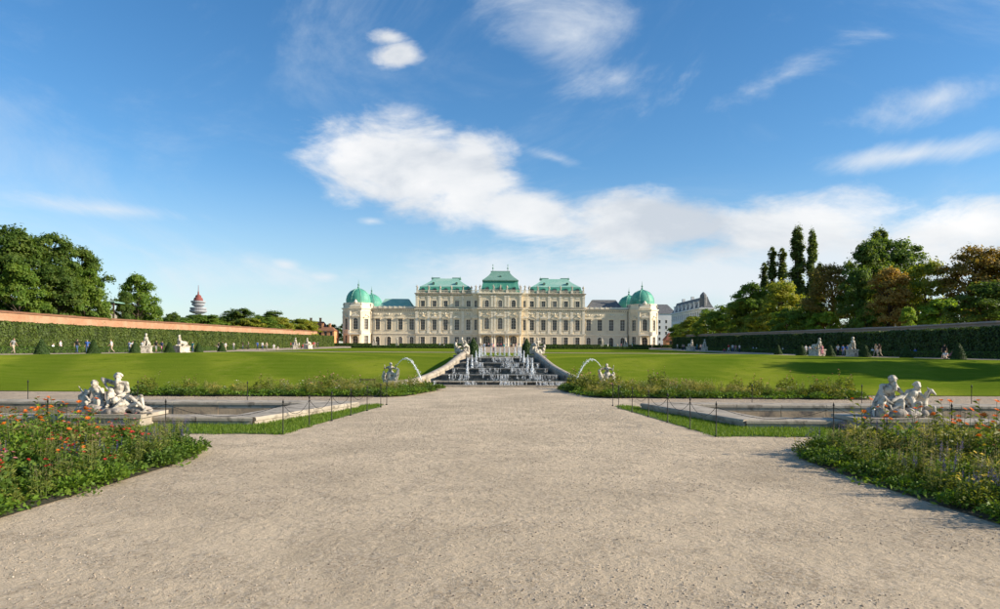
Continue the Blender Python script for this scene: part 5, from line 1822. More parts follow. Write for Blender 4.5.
# ------------------------------------------------------------------ water-spouting sculptures behind the beds
def spouter(s, nm, x, y):
    o = empty('spouting_sculpture', (x, y, .05))
    tag(o, f'white putto sculpture spouting an arc of water behind the {nm} flower bed', 'sculpture')
    f = figure(dict(pel=(0, .1, .85), chest=(0, .0, 1.15), neck=(0, -.02, 1.28), head=(s * -.05, -.06, 1.40), shL=(-.17, 0, 1.22), elL=(-.38, -.1, 1.1), haL=(-.35, -.25, 1.3), shR=(.17, 0, 1.22), elR=(.36, -.12, 1.08), haR=(.40, -.2, 1.32),
                    hipL=(-.1, .1, .8), knL=(-.32, -.18, .75), anL=(-.36, -.2, .4), hipR=(.1, .1, .8), knR=(.32, -.18, .75), anR=(.36, -.2, .4)), 1.1, mono=0, face=(-s * .6, -.8, .2))
    f += [('c', (0, .1, .1), (0, .05, .72), .33, .28, 0), ('c', (-.3 * s, -.1, .3), (-.5 * s, -.15, .75), .2, .15, 0), ('c', (-.5 * s, -.15, .75), (-.58 * s, -.2, 1.05), .13, .1, 0), ('c', (-.58 * s, -.2, 1.05), (-.45 * s, -.25, 1.2), .09, .04, 0),
          ('c', (.25 * s, 0, .1), (.45 * s, 0, .55), .2, .16, 0), ('c', (.45 * s, 0, .55), (.42 * s, -.05, .9), .14, .08, 0)] + lumps(0, 0, .12, .42, .36, .16, 14, .12, .2, 21 + s)
    link('figure', sculpt('spouting_putto', f, MB1, .024, 2, .01), o)
    g = MB(); n = 18; pts = []
    hx, hz = -s * .45, 1.3
    dx, top = (-s) * 1.75, .75
    for i in range(n + 1):
        t = i / n
        x_ = hx + dx * t
        z_ = hz + 4 * top * (t * 1.0) * (1 - t) * .95 - .95 * t * t
        pts.append((x_, -.2 - .3 * t, z_))
    g.tube(pts, [.022 + .02 * i / n for i in range(n + 1)], 6)
    r_ = random.Random(9 + s)
    for i in range(130):
        k = r_.uniform(.25, 1); j = min(n - 1, int(k * n)); p = Vector(pts[j]).lerp(Vector(pts[j + 1]), k * n - j) if j < n else Vector(pts[-1])
        q = .02 + .07 * k; s_ = r_.uniform(.008, .022)
        g.add(*ellipsoid(p + Vector((r_.gauss(0, q), r_.gauss(0, q), r_.gauss(0, q))), (s_, s_, s_ * 1.8), 5, 3))
    g.build('water_arc', MAT['jet'], o, True)


spouter(-1, 'left', -7.55, 48.2)
spouter(1, 'right', 7.45, 48.6)

# ------------------------------------------------------------------ sphinxes on the walks
def sphinx_mesh():
    P = [('c', (0, .75, .42), (0, -.1, .48), .30, .27, 0), ('e', (0, .75, .36), (.36, .36, .36), 0), ('c', (0, -.1, .5), (0, -.42, .78), .28, .24, 0), ('c', (0, -.42, .78), (0, -.5, .98), .23, .2, 0),
         ('c', (-.16, -.5, 1.02), (.16, -.5, 1.02), .12, .12, 0), ('c', (0, -.5, 1.0), (0, -.54, 1.25), .09, .09, 0), ('e', (0, -.56, 1.38), (.14, .16, .19), 0), ('e', (0, -.48, 1.44), (.18, .17, .18), 0), ('c', (0, -.42, 1.4), (0, -.34, 1.05), .14, .13, 0),
         ('e', (-.1, -.66, .88), (.09, .09, .09), 0), ('e', (.1, -.66, .88), (.09, .09, .09), 0), ('c', (0, -.7, 1.36), (0, -.73, 1.33), .02, .025, 0)]
    for q in (-1, 1):
        P += [('c', (q * .18, -.45, .75), (q * .2, -.5, .2), .13, .10, 0), ('c', (q * .2, -.5, .12), (q * .2, -.95, .1), .1, .09, 0), ('c', (q * .3, .6, .25), (q * .34, .2, .12), .17, .11, 0), ('c', (q * .34, .2, .1), (q * .34, -.05, .08), .09, .08, 0)]
    P += [('c', (.2, 1.0, .3), (.4, .8, .12), .07, .05, 0), ('c', (.4, .8, .12), (.45, .4, .2), .05, .04, 0)]
    g = MB(); g.box(-.62, .62, -1.15, 1.2, 0, .15); g.box(-.55, .55, -1.08, 1.13, .15, .8); g.box(-.63, .63, -1.16, 1.21, .8, .95)
    return sculpt('sphinx_body', P, MB1, .03, 2, .012), g.mesh('sphinx_pedestal', MAT['marble'])


SPH = sphinx_mesh()
for x, y, rz, sc, lab in [(-49.6, 98.2, .35, 1.08, 'white sphinx on pedestal, left one of the nearer pair on the left walk'), (-49.6, 109, -.2, 1.08, 'white sphinx on pedestal, right one of the nearer pair on the left walk'),
                          (-49.4, 169, .3, 1.1, 'white sphinx on pedestal, left one of the far pair on the left walk'), (-49.2, 179.5, -.2, 1.1, 'white sphinx on pedestal, right one of the far pair on the left walk'),
                          (49.4, 109, .2, 1.1, 'white sphinx on pedestal, left one of the nearer pair on the right walk'), (49.8, 99, -.3, 1.1, 'white sphinx on pedestal, right one of the nearer pair on the right walk'),
                          (49.2, 180.5, .2, 1.15, 'white sphinx on pedestal, left one of the far pair on the right walk'), (49.2, 168.5, -.2, 1.15, 'white sphinx on pedestal, right one of the far pair on the right walk'),
                          (-47, 262, .2, 1.5, 'white sphinx beside the left palace tower on the upper terrace'), (47, 262, -.2, 1.5, 'white sphinx beside the right palace tower on the upper terrace')]:
    o = empty('sphinx_statue', (x, y, H(x, y))); o.rotation_euler.z = rz + (0 if abs(x) > 45 else 0); o.scale = (sc, sc, sc)
    link('sphinx', SPH[0], o, (0, 0, .94)); link('pedestal', SPH[1], o)
    tag(o, lab, 'statue', 'sphinx statues')

for x, lab in ((-38.5, 'slim white standing statue on the left parterre before the palace'), (38.2, 'slim white standing statue on the right parterre before the palace')):
    o = empty('standing_statue', (x, 262, H(x, 262))); tag(o, lab, 'statue')
    g = MB(); g.box(-.6, .6, -.6, .6, 0, .2); g.box(-.5, .5, -.5, .5, .2, 1.1); g.box(-.6, .6, -.6, .6, 1.1, 1.3); g.build('pedestal', MAT['marble'], o)
    link('figure', RS[1], o, (0, 0, 1.28), None, (1.15, 1.15, 1.2))

# ------------------------------------------------------------------ chain fences round the basins
def fence_post_mesh():
    g = MB(); g.lathe([(.05, 0), (.05, .03), (.018, .06), (.016, .93), (.032, .95), (.036, .98), (.014, 1.03), (.004, 1.07)], 8)
    return g.mesh('fence_post', MAT['iron'], True)


POST = fence_post_mesh()
for s, nm in ((-1, 'left'), (1, 'right')):
    line = [(20.6, 20.75), (17.0, 20.75), (13.4, 20.75), (9.9, 20.75), (6.45, 20.85), (6.2, 22.8), (5.95, 24.8), (5.7, 26.8), (5.45, 28.8), (5.2, 30.6), (5.15, 31.9)]
    tot = len(line)
    for i, (x, y) in enumerate(line):
        o = empty('chain_post', (s * x, y, 0))
        if i < 4: lab = f'iron chain post before the {nm} basin, {ordw[3 - i]} out from the lawn corner'
        elif i == 4: lab = f'thin iron chain post at the front corner of the {nm} basin lawn'
        else: lab = f'iron chain post along the {nm} basin beside the path, {ordw[i - 5]} behind the corner'
        tag(o, lab, 'post', 'chain posts round the basins')
        link('post', POST, o, None, None, (.85, .85, 1))
        if i < tot - 1:
            x2, y2 = line[i + 1]
            g = MB(); n = 16; pts = []
            for k in range(n + 1):
                t = k / n
                pts.append(((s * x2 - s * x) * t, (y2 - y) * t, 0.90 - .36 * 4 * t * (1 - t)))
            g.tube(pts, .007, 5)
            for k in range(n):                      # link swellings
                p = Vector(pts[k]).lerp(Vector(pts[k + 1]), .5)
                g.add(*ellipsoid(p, (.013, .013, .013), 5, 3))
            g.build('chain', MAT['iron'], o, True)
    for i, x in enumerate((11.5, 16.5, 21.5, 25.5)):
        o = empty('chain_post', (s * x, 31.9, 0)); link('post', POST, o)
        tag(o, f'thin iron post behind the {nm} basin, {ordw[i]} from the centre path', 'post', 'chain posts behind the basins')

# ------------------------------------------------------------------ flower beds
class Plant:
    def __init__(self, seed): self.r = np.random.default_rng(seed); self.L = []; self.F = []; self.S = MB()

    def leaf(self, base, tip, w, sag=.15):
        b_, t = np.array(base, float), np.array(tip, float)
        d = t - b_; L = np.linalg.norm(d) + 1e-9
        sd = np.cross(d, self.r.normal(0, 1, 3)); sd /= np.linalg.norm(sd) + 1e-9
        m = b_ + d * .5 + np.array([0, 0, sag * L])
        self.L.append([b_, m - sd * w, t, m + sd * w])

    def foliage(self, n, r, h, ls, w, z0=.02, dome=True):
        for _ in range(n):
            a = self.r.uniform(0, 2 * PI); k = math.sqrt(self.r.uniform(0, 1))
            zt = h * (math.sqrt(1 - .85 * k * k) if dome else 1) * self.r.uniform(.35, 1.05)
            p = np.array([r * k * math.cos(a), r * k * math.sin(a), z0 + zt])
            d = np.array([math.cos(a + self.r.normal(0, .7)), math.sin(a + self.r.normal(0, .7)), self.r.uniform(-.2, .9)]); d /= np.linalg.norm(d)
            self.leaf(p, p + d * ls * self.r.uniform(.6, 1.3), w * self.r.uniform(.7, 1.3))

    def stems(self, n, r, h, lean=.3, leafs=5, ls=.08, w=.02):
        tops = []
        for _ in range(n):
            a = self.r.uniform(0, 2 * PI); k = math.sqrt(self.r.uniform(0, 1)) * r
            b_ = np.array([k * math.cos(a), k * math.sin(a), 0]); hh = h * self.r.uniform(.7, 1.12)
            t = b_ + np.array([math.cos(a) * lean * hh * self.r.uniform(.1, 1), math.sin(a) * lean * hh * self.r.uniform(.1, 1), hh])
            self.S.tube([b_, (b_ + t) / 2 + np.array([0, 0, .03]), t], [.006, .005, .003], 3)
            for j in range(leafs):
                u = self.r.uniform(.2, .95); p = b_ + (t - b_) * u; aa = self.r.uniform(0, 2 * PI)
                self.leaf(p, p + np.array([math.cos(aa), math.sin(aa), .5]) * ls * self.r.uniform(.7, 1.2), w)
            tops.append(t)
        return tops

    def head(self, p, r, n=9, cup=.25):
        ax = np.array([self.r.normal(0, .35), -.25 + self.r.normal(0, .35), 1.0]); ax /= np.linalg.norm(ax)
        u = np.cross(ax, [1, 0, .3]); u /= np.linalg.norm(u); v = np.cross(ax, u)
        for ring, rr in ((0, r), (1, r * .6)):
            for i in range(n):
                a = 2 * PI * (i + ring * .5) / n; d = u * math.cos(a) + v * math.sin(a); q = -u * math.sin(a) + v * math.cos(a)
                z = ax * rr * (cup + ring * .5)
                self.F.append([p, p + d * rr * .6 + q * rr * .28 + z * .6, p + d * rr + z, p + d * rr * .6 - q * rr * .28 + z * .6])

    def spike(self, p, L, r, n=36):
        for _ in range(n):
            t = self.r.uniform(0, 1); a = self.r.uniform(0, 2 * PI); rr = r * (1 - .7 * t)
            c = p + np.array([0, 0, L * t]); d = np.array([math.cos(a), math.sin(a), .35])
            q = np.array([-math.sin(a), math.cos(a), 0])
            self.F.append([c, c + d * rr * .5 + q * rr * .35, c + d * rr, c + d * rr * .5 - q * rr * .35])

    def make(self, name, leafmat, flowmat):
        return dict(leaf=quads_mesh(name + '_leaves', np.array(self.L), leafmat), stem=self.S.mesh(name + '_stems', MAT['stem']) if self.S.v else None,
                    flower=quads_mesh(name + '_flowers', np.array(self.F), flowmat) if self.F else None)


MAT['stem'] = M('plant_stem', (.10, .13, .03), (.07, .10, .02), scale=5)
PLf = {
    'deep': LEAF('bed_leaves_deep', [(.052, .105, .015), (.085, .150, .02), (.135, .19, .028)], .3),
    'fresh': LEAF('bed_leaves_fresh', [(.075, .15, .015), (.125, .215, .02), (.185, .255, .028)], .35),
    'olive': LEAF('bed_leaves_olive', [(.11, .14, .024), (.17, .20, .032), (.24, .25, .042)], .35),
    'straw': LEAF('bed_leaves_straw', [(.22, .21, .05), (.32, .30, .08), (.42, .36, .12)], .4),
}
FLO = {k: LEAF('petals_' + k, v, .3, .6) for k, v in dict(
    orange=[(.68, .16, .02), (.78, .24, .03), (.62, .11, .03)], red=[(.48, .03, .025), (.62, .05, .03), (.52, .06, .06)], blue=[(.10, .08, .28), (.15, .11, .36), (.10, .09, .22)],
    white=[(.70, .66, .58), (.78, .74, .68), (.66, .56, .42)], pink=[(.58, .20, .24), (.66, .32, .32), (.55, .26, .22)], yellow=[(.62, .46, .06), (.70, .55, .10), (.55, .42, .08)], straw=[(.44, .36, .16), (.52, .44, .22), (.38, .29, .12)]).items()}
PKIND = {}


def mk(kind, seed):
    p = Plant(seed)
    if kind == 'leafy':
        p.foliage(230, .42, .36, .12, .035); return p.make('leafy', PLf['deep'], None)
    if kind == 'fresh':
        p.foliage(230, .40, .30, .11, .030); p.stems(8, .3, .42, .3, 6, .08, .018); return p.make('fresh', PLf['fresh'], None)
    if kind == 'orange':
        p.foliage(160, .36, .55, .12, .03); t = p.stems(11, .26, .95, .28, 9, .10, .022)
        for q in t[:8]: p.head(q, .055)
        return p.make('orange', PLf['olive'] if seed % 2 else PLf['fresh'], FLO['orange'])
    if kind == 'red':
        p.foliage(170, .36, .42, .11, .03); t = p.stems(9, .26, .62, .3, 6, .09, .02)
        for q in t[:7]: p.head(q, .05)
        return p.make('red', PLf['deep'], FLO['red'])
    if kind == 'salvia':
        p.foliage(120, .30, .40, .10, .022); t = p.stems(11, .22, .62, .15, 6, .08, .016)
        for q in t: p.spike(q - np.array([0, 0, .08]), .26, .035, 40)
        return p.make('salvia', PLf['deep'], FLO['blue'])
    if kind == 'spike':
        p.foliage(60, .22, .4, .16, .014); t = p.stems(13, .18, .80, .22, 8, .12, .012)
        for q in t: p.spike(q - np.array([0, 0, .12]), .34, .03, 34)
        return p.make('spike', PLf['olive'], FLO['straw'])
    if kind == 'white':
        p.foliage(150, .34, .42, .11, .026); t = p.stems(9, .25, .60, .3, 6, .08, .018)
        for q in t[:7]: p.head(q, .04)
        return p.make('white', PLf['fresh'], FLO['white'])
    if kind == 'pink':
        p.foliage(140, .34, .5, .11, .026); t = p.stems(10, .25, .78, .25, 6, .08, .018)
        for q in t[:7]: p.head(q, .045)
        return p.make('pink', PLf['olive'], FLO['pink'])
    if kind == 'yellow':
        p.foliage(150, .34, .4, .11, .026); t = p.stems(9, .25, .55, .3, 6, .08, .018)
        for q in t[:7]: p.head(q, .04)
        return p.make('yellow', PLf['olive'], FLO['yellow'])
    if kind == 'rose':
        p.foliage(330, .5, .85, .13, .035); t = p.stems(10, .35, 1.15, .3, 12, .12, .03)
        for q in t[:5]: p.head(q, .05)
        return p.make('rose', PLf['olive'], FLO['pink'])
    if kind == 'rose_g':
        p.foliage(330, .5, .80, .13, .035); t = p.stems(8, .35, 1.0, .3, 12, .12, .03)
        for q in t[:4]: p.head(q, .05)
        return p.make('rose_green', PLf['deep'], FLO['white'])
    if kind == 'grassy':
        p.foliage(160, .30, .45, .26, .012, dome=False); t = p.stems(16, .22, .62, .3, 3, .1, .01)
        for q in t: p.spike(q - np.array([0, 0, .1]), .2, .02, 14)
        return p.make('grassy', PLf['straw'], FLO['straw'])


NAMES = dict(leafy='leafy_plant', fresh='leafy_plant', orange='orange_flower_bush', red='red_flower_plant', salvia='blue_salvia', spike='seed_spike_plant', white='white_flower_plant', pink='pink_flower_plant',
             yellow='yellow_flower_plant', rose='rose_bush', rose_g='rose_bush', grassy='straw_grass_clump')
DESC = dict(leafy='low dark green leafy plant', fresh='low bright green leafy plant', orange='tall bush with orange flower heads', red='plant with red flower heads', salvia='plant with blue-violet flower spikes', spike='plant with pale yellowish seed spikes',
            white='plant with small white flowers', pink='plant with pink flower heads', yellow='plant with small yellow flowers', rose='olive rose bush with pink blooms', rose_g='dark green rose bush with white blooms', grassy='clump of straw-coloured grass')
for k in NAMES: PKIND[k] = [mk(k, 100 + 7 * i + 31 * list(NAMES).index(k)) for i in range(2)]
prnd = random.Random(11)


def plant(kind, x, y, z, sc, where, zone='in'):
    d = prnd.choice(PKIND[kind])
    o = empty(NAMES[kind], (x, y, z), prnd.uniform(0, 6.28))
    o.scale = (sc, sc, sc * prnd.uniform(.85, 1.18))
    tag(link('foliage', d['leaf'], o), kind='stuff')
    if d['stem']: tag(link('stems', d['stem'], o), kind='stuff')
    if d['flower']: tag(link('flowers', d['flower'], o), kind='stuff')
    tag(o, f'{DESC[kind]} {zone} the {where}', 'plant', f'plants {zone} the {where}')


def scatter(poly, step, rd_, jit=.45):
    """jittered points inside a polygon"""
    xs = [p[0] for p in poly]; ys = [p[1] for p in poly]
    out = []
    y = min(ys)
    while y < max(ys):
        x = min(xs)
        while x < max(xs):
            q = (x + rd_.uniform(-jit, jit) * step, y + rd_.uniform(-jit, jit) * step)
            out.append(q); x += step
        y += step
    X = np.array([p[0] for p in out]); Y = np.array([p[1] for p in out])
    k = in_poly(X, Y, poly)
    return [p for p, a in zip(out, k) if a]


def bed_sheet(poly, z, name='flower_bed_soil'):
    mb = MB(); n = len(poly)
    ar = sum(poly[j][0] * poly[(j + 1) % n][1] - poly[(j + 1) % n][0] * poly[j][1] for j in range(n))
    p = poly if ar > 0 else poly[::-1]
    mb.add([(a, b_, z) for a, b_ in p], [tuple(range(n))])
    return tag(mb.build(name, MAT['soil']), kind='structure')


def ground_cover(poly, n, z, where, seed, size=.055):
    rg = np.random.default_rng(seed)
    xs = [p[0] for p in poly]; ys = [p[1] for p in poly]
    X = rg.uniform(min(xs) - .4, max(xs) + .4, n); Y = rg.uniform(min(ys) - .4, max(ys) + .4, n)
    e = .14 * np.sin(X * 2.3 + Y * 1.7) + .09 * np.sin(Y * 6.1) + rg.normal(0, .13, n)
    k = in_poly(X + e, Y + e, poly)
    X, Y = X[k], Y[k]
    Z = z + rg.uniform(0, .16, len(X)) * (.4 + .6 * (np.sin(X * 1.9) * np.sin(Y * 1.3) + 1) / 2)
    V = leaves(np.stack([X, Y, Z], 1), np.tile([0, 0, 1.0], (len(X), 1)), size, .5, .6, rg)
    o = link('ground_cover', quads_mesh('cover_leaves', V, PLf['fresh'] if seed % 2 else PLf['deep']))
    tag(o, f'low green ground cover between the plants of the {where}', 'ground cover', kind='stuff')


def foreground_bed(s, nm):
    where = f'{nm} foreground bed'
    edge = [(7.6, 8.6), (7.45, 11.0), (7.3, 13.0), (7.15, 15.2), (7.2, 16.8), (7.6, 17.8), (8.6, 18.9), (10.2, 19.6), (12.5, 19.9), (18.5, 19.9), (18.5, 8.6)]
    poly = [(s * a, b_) for a, b_ in edge]
    bed_sheet(poly, .02)
    ground_cover(poly, 44000, .03, where, 70 + s)
    rd_ = random.Random(31 + s)
    for (x, y) in scatter(poly, .46, rd_):
        ax = abs(x)
        if ax > .74 * y + 1.3: continue                     # wedge beyond the frame, kept one step wide
        dedge = min(ax - 7.2, 19.8 - y)
        n1 = math.sin(x * 1.3 + 2 * s) + math.sin(y * 1.1 + s) + rd_.uniform(-.9, .9)
        if dedge < .55: kind = rd_.choice(['leafy', 'fresh', 'fresh', 'leafy', 'yellow' if rd_.random() < .3 else 'leafy']); sc = rd_.uniform(.55, .8)
        elif dedge < 1.2: kind = rd_.choice(['leafy', 'fresh', 'fresh', 'spike', 'salvia', 'red', 'yellow', 'spike']); sc = rd_.uniform(.65, .9)
        else:
            if s > 0 and rd_.random() < .35: kind = rd_.choice(['grassy', 'spike', 'fresh', 'spike'])
            elif n1 > 1.0: kind = rd_.choice(['orange' if s < 0 else 'yellow', 'fresh', 'fresh', 'red' if s < 0 else 'spike'])
            elif n1 > .2: kind = rd_.choice(['salvia', 'salvia', 'leafy', 'red' if s < 0 else 'fresh', 'fresh'])
            elif n1 > -.8: kind = rd_.choice(['spike', 'leafy', 'fresh', 'spike', 'fresh'])
            else: kind = rd_.choice(['red', 'pink', 'leafy', 'leafy', 'fresh', 'spike'])
            sc = rd_.uniform(.75, 1.08)
        plant(kind, x, y, .02, sc, where, 'at the path edge of' if dedge < .6 else ('in the near half of' if y < 14.5 else 'in the far half of'))
    tall = [(-9.9, 14.6), (-10.6, 15.3), (-9.4, 15.9), (-11.2, 14.6), (-10.2, 16.6)] if s < 0 else [(9.55, 16.6), (9.0, 17.0), (10.6, 14.9), (11.1, 15.6), (10.1, 15.6), (11.3, 14.9), (10.8, 16.3)]
    for x, y in tall: plant('orange', x, y, .02, rd_.uniform(1.15, 1.35), where, 'standing tallest in')


def mid_bed(s, nm):
    where = f'{nm} flower border'
    edge = [(3.75, 43.6), (3.9, 42.2), (5.0, 37.6), (5.9, 37.0), (19.6, 36.7), (19.6, 40.0), (14, 40.6), (10, 44.6), (5, 45.6)]
    poly = [(s * a, b_) for a, b_ in edge]
    bed_sheet(poly, .045)
    ground_cover(poly, 26000, .055, where, 80 + s, .08)
    rd_ = random.Random(61 + s)
    for (x, y) in scatter(poly, .78, rd_):
        ax = abs(x)
        dedge = min(y - 36.8, abs(ax - 3.9) if ax < 6 else 9)
        row = math.sin(ax * .8 + s) + rd_.uniform(-.7, .7)
        if dedge < .9: kind = rd_.choice(['leafy', 'fresh', 'fresh', 'leafy', 'yellow']); sc = rd_.uniform(.8, 1.15)
        elif s > 0: kind = rd_.choice(['grassy', 'spike', 'rose', 'yellow', 'white', 'fresh', 'spike', 'pink', 'grassy', 'spike']) if row > -.2 else rd_.choice(['rose', 'yellow', 'grassy', 'spike']); sc = rd_.uniform(.7, 1.12)
        else: kind = rd_.choice(['fresh', 'spike', 'rose', 'white', 'spike', 'pink', 'grassy', 'yellow']) if row > -.2 else rd_.choice(['fresh', 'yellow', 'spike', 'white', 'grassy']); sc = rd_.uniform(.65, 1.0)
        plant(kind, x, y, .045, sc, where, 'at the front edge of' if dedge < .9 else ('at the inner end of' if ax < 11 else 'in the outer part of'))


for s, nm in ((-1, 'left'), (1, 'right')):
    foreground_bed(s, nm)
    mid_bed(s, nm)

# ------------------------------------------------------------------ loose gravel stones on the path
def pebbles():
    rg = np.random.default_rng(5)
    n = 46000
    y = 5.0 + 22 * rg.uniform(0, 1, n) ** 2.0
    x = rg.uniform(-1, 1, n) * np.minimum(.8 * y + 1, 16)
    k = (np.sin(x * .9 + 1.3 * np.sin(y * .8)) + np.sin(y * 1.9 + x * .4) + rg.uniform(-1.1, 1.1, n)) > .25
    k &= ~((np.abs(x) > 7.1) & (y > 8.4)) & ~((np.abs(x) > 5.9) & (y > 20.5))
    x, y = x[k], y[k]; n = len(x)
    s = .005 + .014 * rg.uniform(0, 1, n) ** 2.6
    base = np.array([(1, 0, 0), (0, 1, 0), (-1, 0, 0), (0, -1, 0), (.15, .1, .75), (0, 0, -.4)], float)
    V = np.repeat(base[None], n, 0) * (1 + rg.normal(0, .22, (n, 6, 1)))
    a = rg.uniform(0, 2 * PI, n); c_, s_ = np.cos(a), np.sin(a)
    X = (V[:, :, 0] * c_[:, None] - V[:, :, 1] * s_[:, None] * .75) * s[:, None] + x[:, None]
    Y = (V[:, :, 0] * s_[:, None] + V[:, :, 1] * c_[:, None] * .75) * s[:, None] + y[:, None]
    Z = V[:, :, 2] * s[:, None] * .8 + .003
    P = np.stack([X, Y, Z], 2).reshape(-1, 3)
    F = np.array([(0, 1, 4), (1, 2, 4), (2, 3, 4), (3, 0, 4), (1, 0, 5), (2, 1, 5), (3, 2, 5), (0, 3, 5)])
    F = (F[None] + (np.arange(n) * 6)[:, None, None]).reshape(-1, 3)
    me = bpy.data.meshes.new('loose_stones')
    me.vertices.add(len(P)); me.vertices.foreach_set('co', P.reshape(-1).astype(np.float32))
    me.loops.add(F.size); me.loops.foreach_set('vertex_index', F.reshape(-1).astype(np.int32))
    me.polygons.add(len(F)); me.polygons.foreach_set('loop_start', np.arange(0, F.size, 3, dtype=np.int32))
    m, b_, bs = newmat('loose_stone')
    g = b_.n('ShaderNodeNewGeometry')
    b_.put(bs.inputs['Base Color'], b_.ramp(g.outputs['Random Per Island'], [(0, (.16, .125, .09)), (.4, (.32, .26, .19)), (.75, (.46, .38, .29)), (1, (.56, .49, .40))]))
    bs.inputs['Roughness'].default_value = .9
    me.materials.append(m); me.update(calc_edges=True); me.validate()
    tag(link('gravel', me), 'loose gravel stones scattered over the wide path', 'gravel', kind='stuff')


pebbles()

# ------------------------------------------------------------------ benches
def bench(x, y, rz, label, sc=(1, 1, 1)):
    o = empty('park_bench', (x, y, H(x, y)), rz)
    tag(o, label, 'bench', 'dark benches on the walks')
    o.scale = sc
    for i in range(3):
        g = MB(); g.box(-.9, .9, -.24 + .17 * i, -.1 + .17 * i, .43, .47); g.build('slat', MAT['wood_dark'], o)
    g = MB(); g.box(-.9, .9, .27, .31, .6, .72); g.build('slat', MAT['wood_dark'], o)
    g = MB(); g.box(-.9, .9, .29, .33, .78, .9); g.build('slat', MAT['wood_dark'], o)
    for q in (-.75, .75):
        g = MB(); g.box(q - .03, q + .03, -.22, -.16, 0, .43); g.build('leg', MAT['iron'], o)
        g = MB(); g.box(q - .03, q + .03, .24, .30, 0, .9); g.build('leg', MAT['iron'], o)


bench(-9.2, 48.6, .1, 'low dark bench beside the left water-spouting sculpture', (.62, .6, .42))
for sx, nm in ((-1, 'left'), (1, 'right')):
    for i, y in enumerate((93, 128, 150, 168, 182)):
        bench(sx * 60.6, y, -sx * PI / 2, f'dark bench against the {nm} tall hedge, {ordw[i]} from the outer end')
    for i, x in enumerate((24, 31, 38, 52, 58)):
        bench(sx * x, 279.5, 0, f'dark bench before the {nm} palace wing, {ordw[i]} from the centre')

# ------------------------------------------------------------------ people
def clothmat(nm, c):
    return M('cloth_' + nm, c, tuple(.8 * q for q in c), scale=9, rough=.9)


CL = {k: clothmat(k, v) for k, v in dict(white=(.72, .71, .68), black=(.02, .02, .022), grey=(.28, .28, .27), blue=(.05, .13, .42), navy=(.02, .03, .09), red=(.52, .04, .04), pink=(.62, .26, .28), teal=(.03, .25, .27),
                                         beige=(.50, .40, .28), jeans=(.06, .10, .20), lavender=(.36, .30, .48), green=(.08, .16, .06), brown=(.14, .08, .05), pale_blue=(.32, .45, .62), yellow=(.6, .45, .08)).items()}
SKINS = [M('skin_light', (.56, .36, .26), (.50, .31, .22), scale=8), M('skin_tan', (.42, .25, .17), (.37, .22, .15), scale=8)]
HAIRS = {'dark': M('hair_dark', (.02, .014, .01), (.035, .025, .018), scale=20), 'brown': M('hair_brown', (.08, .045, .025), (.06, .035, .02), scale=20), 'fair': M('hair_fair', (.32, .22, .10), (.26, .18, .08), scale=20), 'grey': M('hair_grey', (.36, .35, .34), (.30, .29, .28), scale=20)}
SHOE_M = M('shoe', (.05, .045, .04), (.08, .07, .06), scale=9)
st = dict(pel=(0, 0, .98), chest=(0, -.01, 1.33), neck=(0, 0, 1.49), head=(0, -.02, 1.61), shL=(-.185, 0, 1.43), shR=(.185, 0, 1.43), elL=(-.25, .02, 1.14), elR=(.25, .02, 1.14), haL=(-.27, -.06, .88), haR=(.27, -.06, .88),
          hipL=(-.09, 0, .92), hipR=(.09, 0, .92), knL=(-.10, -.02, .50), knR=(.11, -.02, .50), anL=(-.11, .02, .09), anR=(.13, .02, .09))
wa = dict(st, elL=(-.24, .14, 1.16), haL=(-.25, .08, .90), elR=(.24, -.10, 1.16), haR=(.22, -.28, .98), knL=(-.10, -.20, .52), anL=(-.10, -.28, .12), knR=(.10, .06, .50), anR=(.10, .36, .17), chest=(0, -.05, 1.33), neck=(0, -.06, 1.49), head=(0, -.09, 1.61))
ph = dict(st, elR=(.27, -.06, 1.17), haR=(.10, -.30, 1.28), elL=(-.27, -.04, 1.17), haL=(-.08, -.30, 1.25), head=(0, -.06, 1.60))
ak = dict(st, elR=(.40, .08, 1.20), haR=(.18, -.04, 1.02), knR=(.16, -.03, .5), anR=(.22, .0, .09))
si = dict(pel=(0, 0, .52), chest=(0, .02, .87), neck=(0, .02, 1.03), head=(0, -.02, 1.15), shL=(-.185, .02, .97), shR=(.185, .02, .97), elL=(-.25, -.06, .70), elR=(.25, -.06, .70), haL=(-.14, -.32, .60), haR=(.14, -.32, .60),
          hipL=(-.09, 0, .50), hipR=(.09, 0, .50), knL=(-.11, -.44, .50), knR=(.11, -.44, .50), anL=(-.11, -.46, .09), anR=(.13, -.42, .09))
gs = dict(pel=(0, 0, .12), chest=(0, .12, .46), neck=(0, .14, .62), head=(0, .10, .74), shL=(-.185, .12, .56), shR=(.185, .12, .56), elL=(-.30, .22, .32), elR=(.26, -.05, .34), haL=(-.34, .32, .06), haR=(.12, -.28, .40),
          hipL=(-.09, 0, .12), hipR=(.09, 0, .12), knL=(-.14, -.36, .42), knR=(.12, -.46, .18), anL=(-.14, -.58, .09), anR=(.14, -.86, .09))
PMATS = [SKINS[0], CL['white'], CL['jeans'], SHOE_M, HAIRS['dark']]
POSE = {}
for k, J, kw in (('standing', st, {}), ('walking', wa, {}), ('walking in shorts', wa, dict(shorts=True)), ('holding up a phone', ph, {}), ('with one hand on the hip', ak, dict(long_hair=True)), ('in a skirt', st, dict(skirt=True, long_hair=True, shorts=True)),
                 ('sitting', si, {}), ('sitting on the ground', gs, dict(sleeve=.5))):
    POSE[k] = sculpt('person_' + k.replace(' ', '_'), figure(J, 1.0, **kw), PMATS, .019, 1)


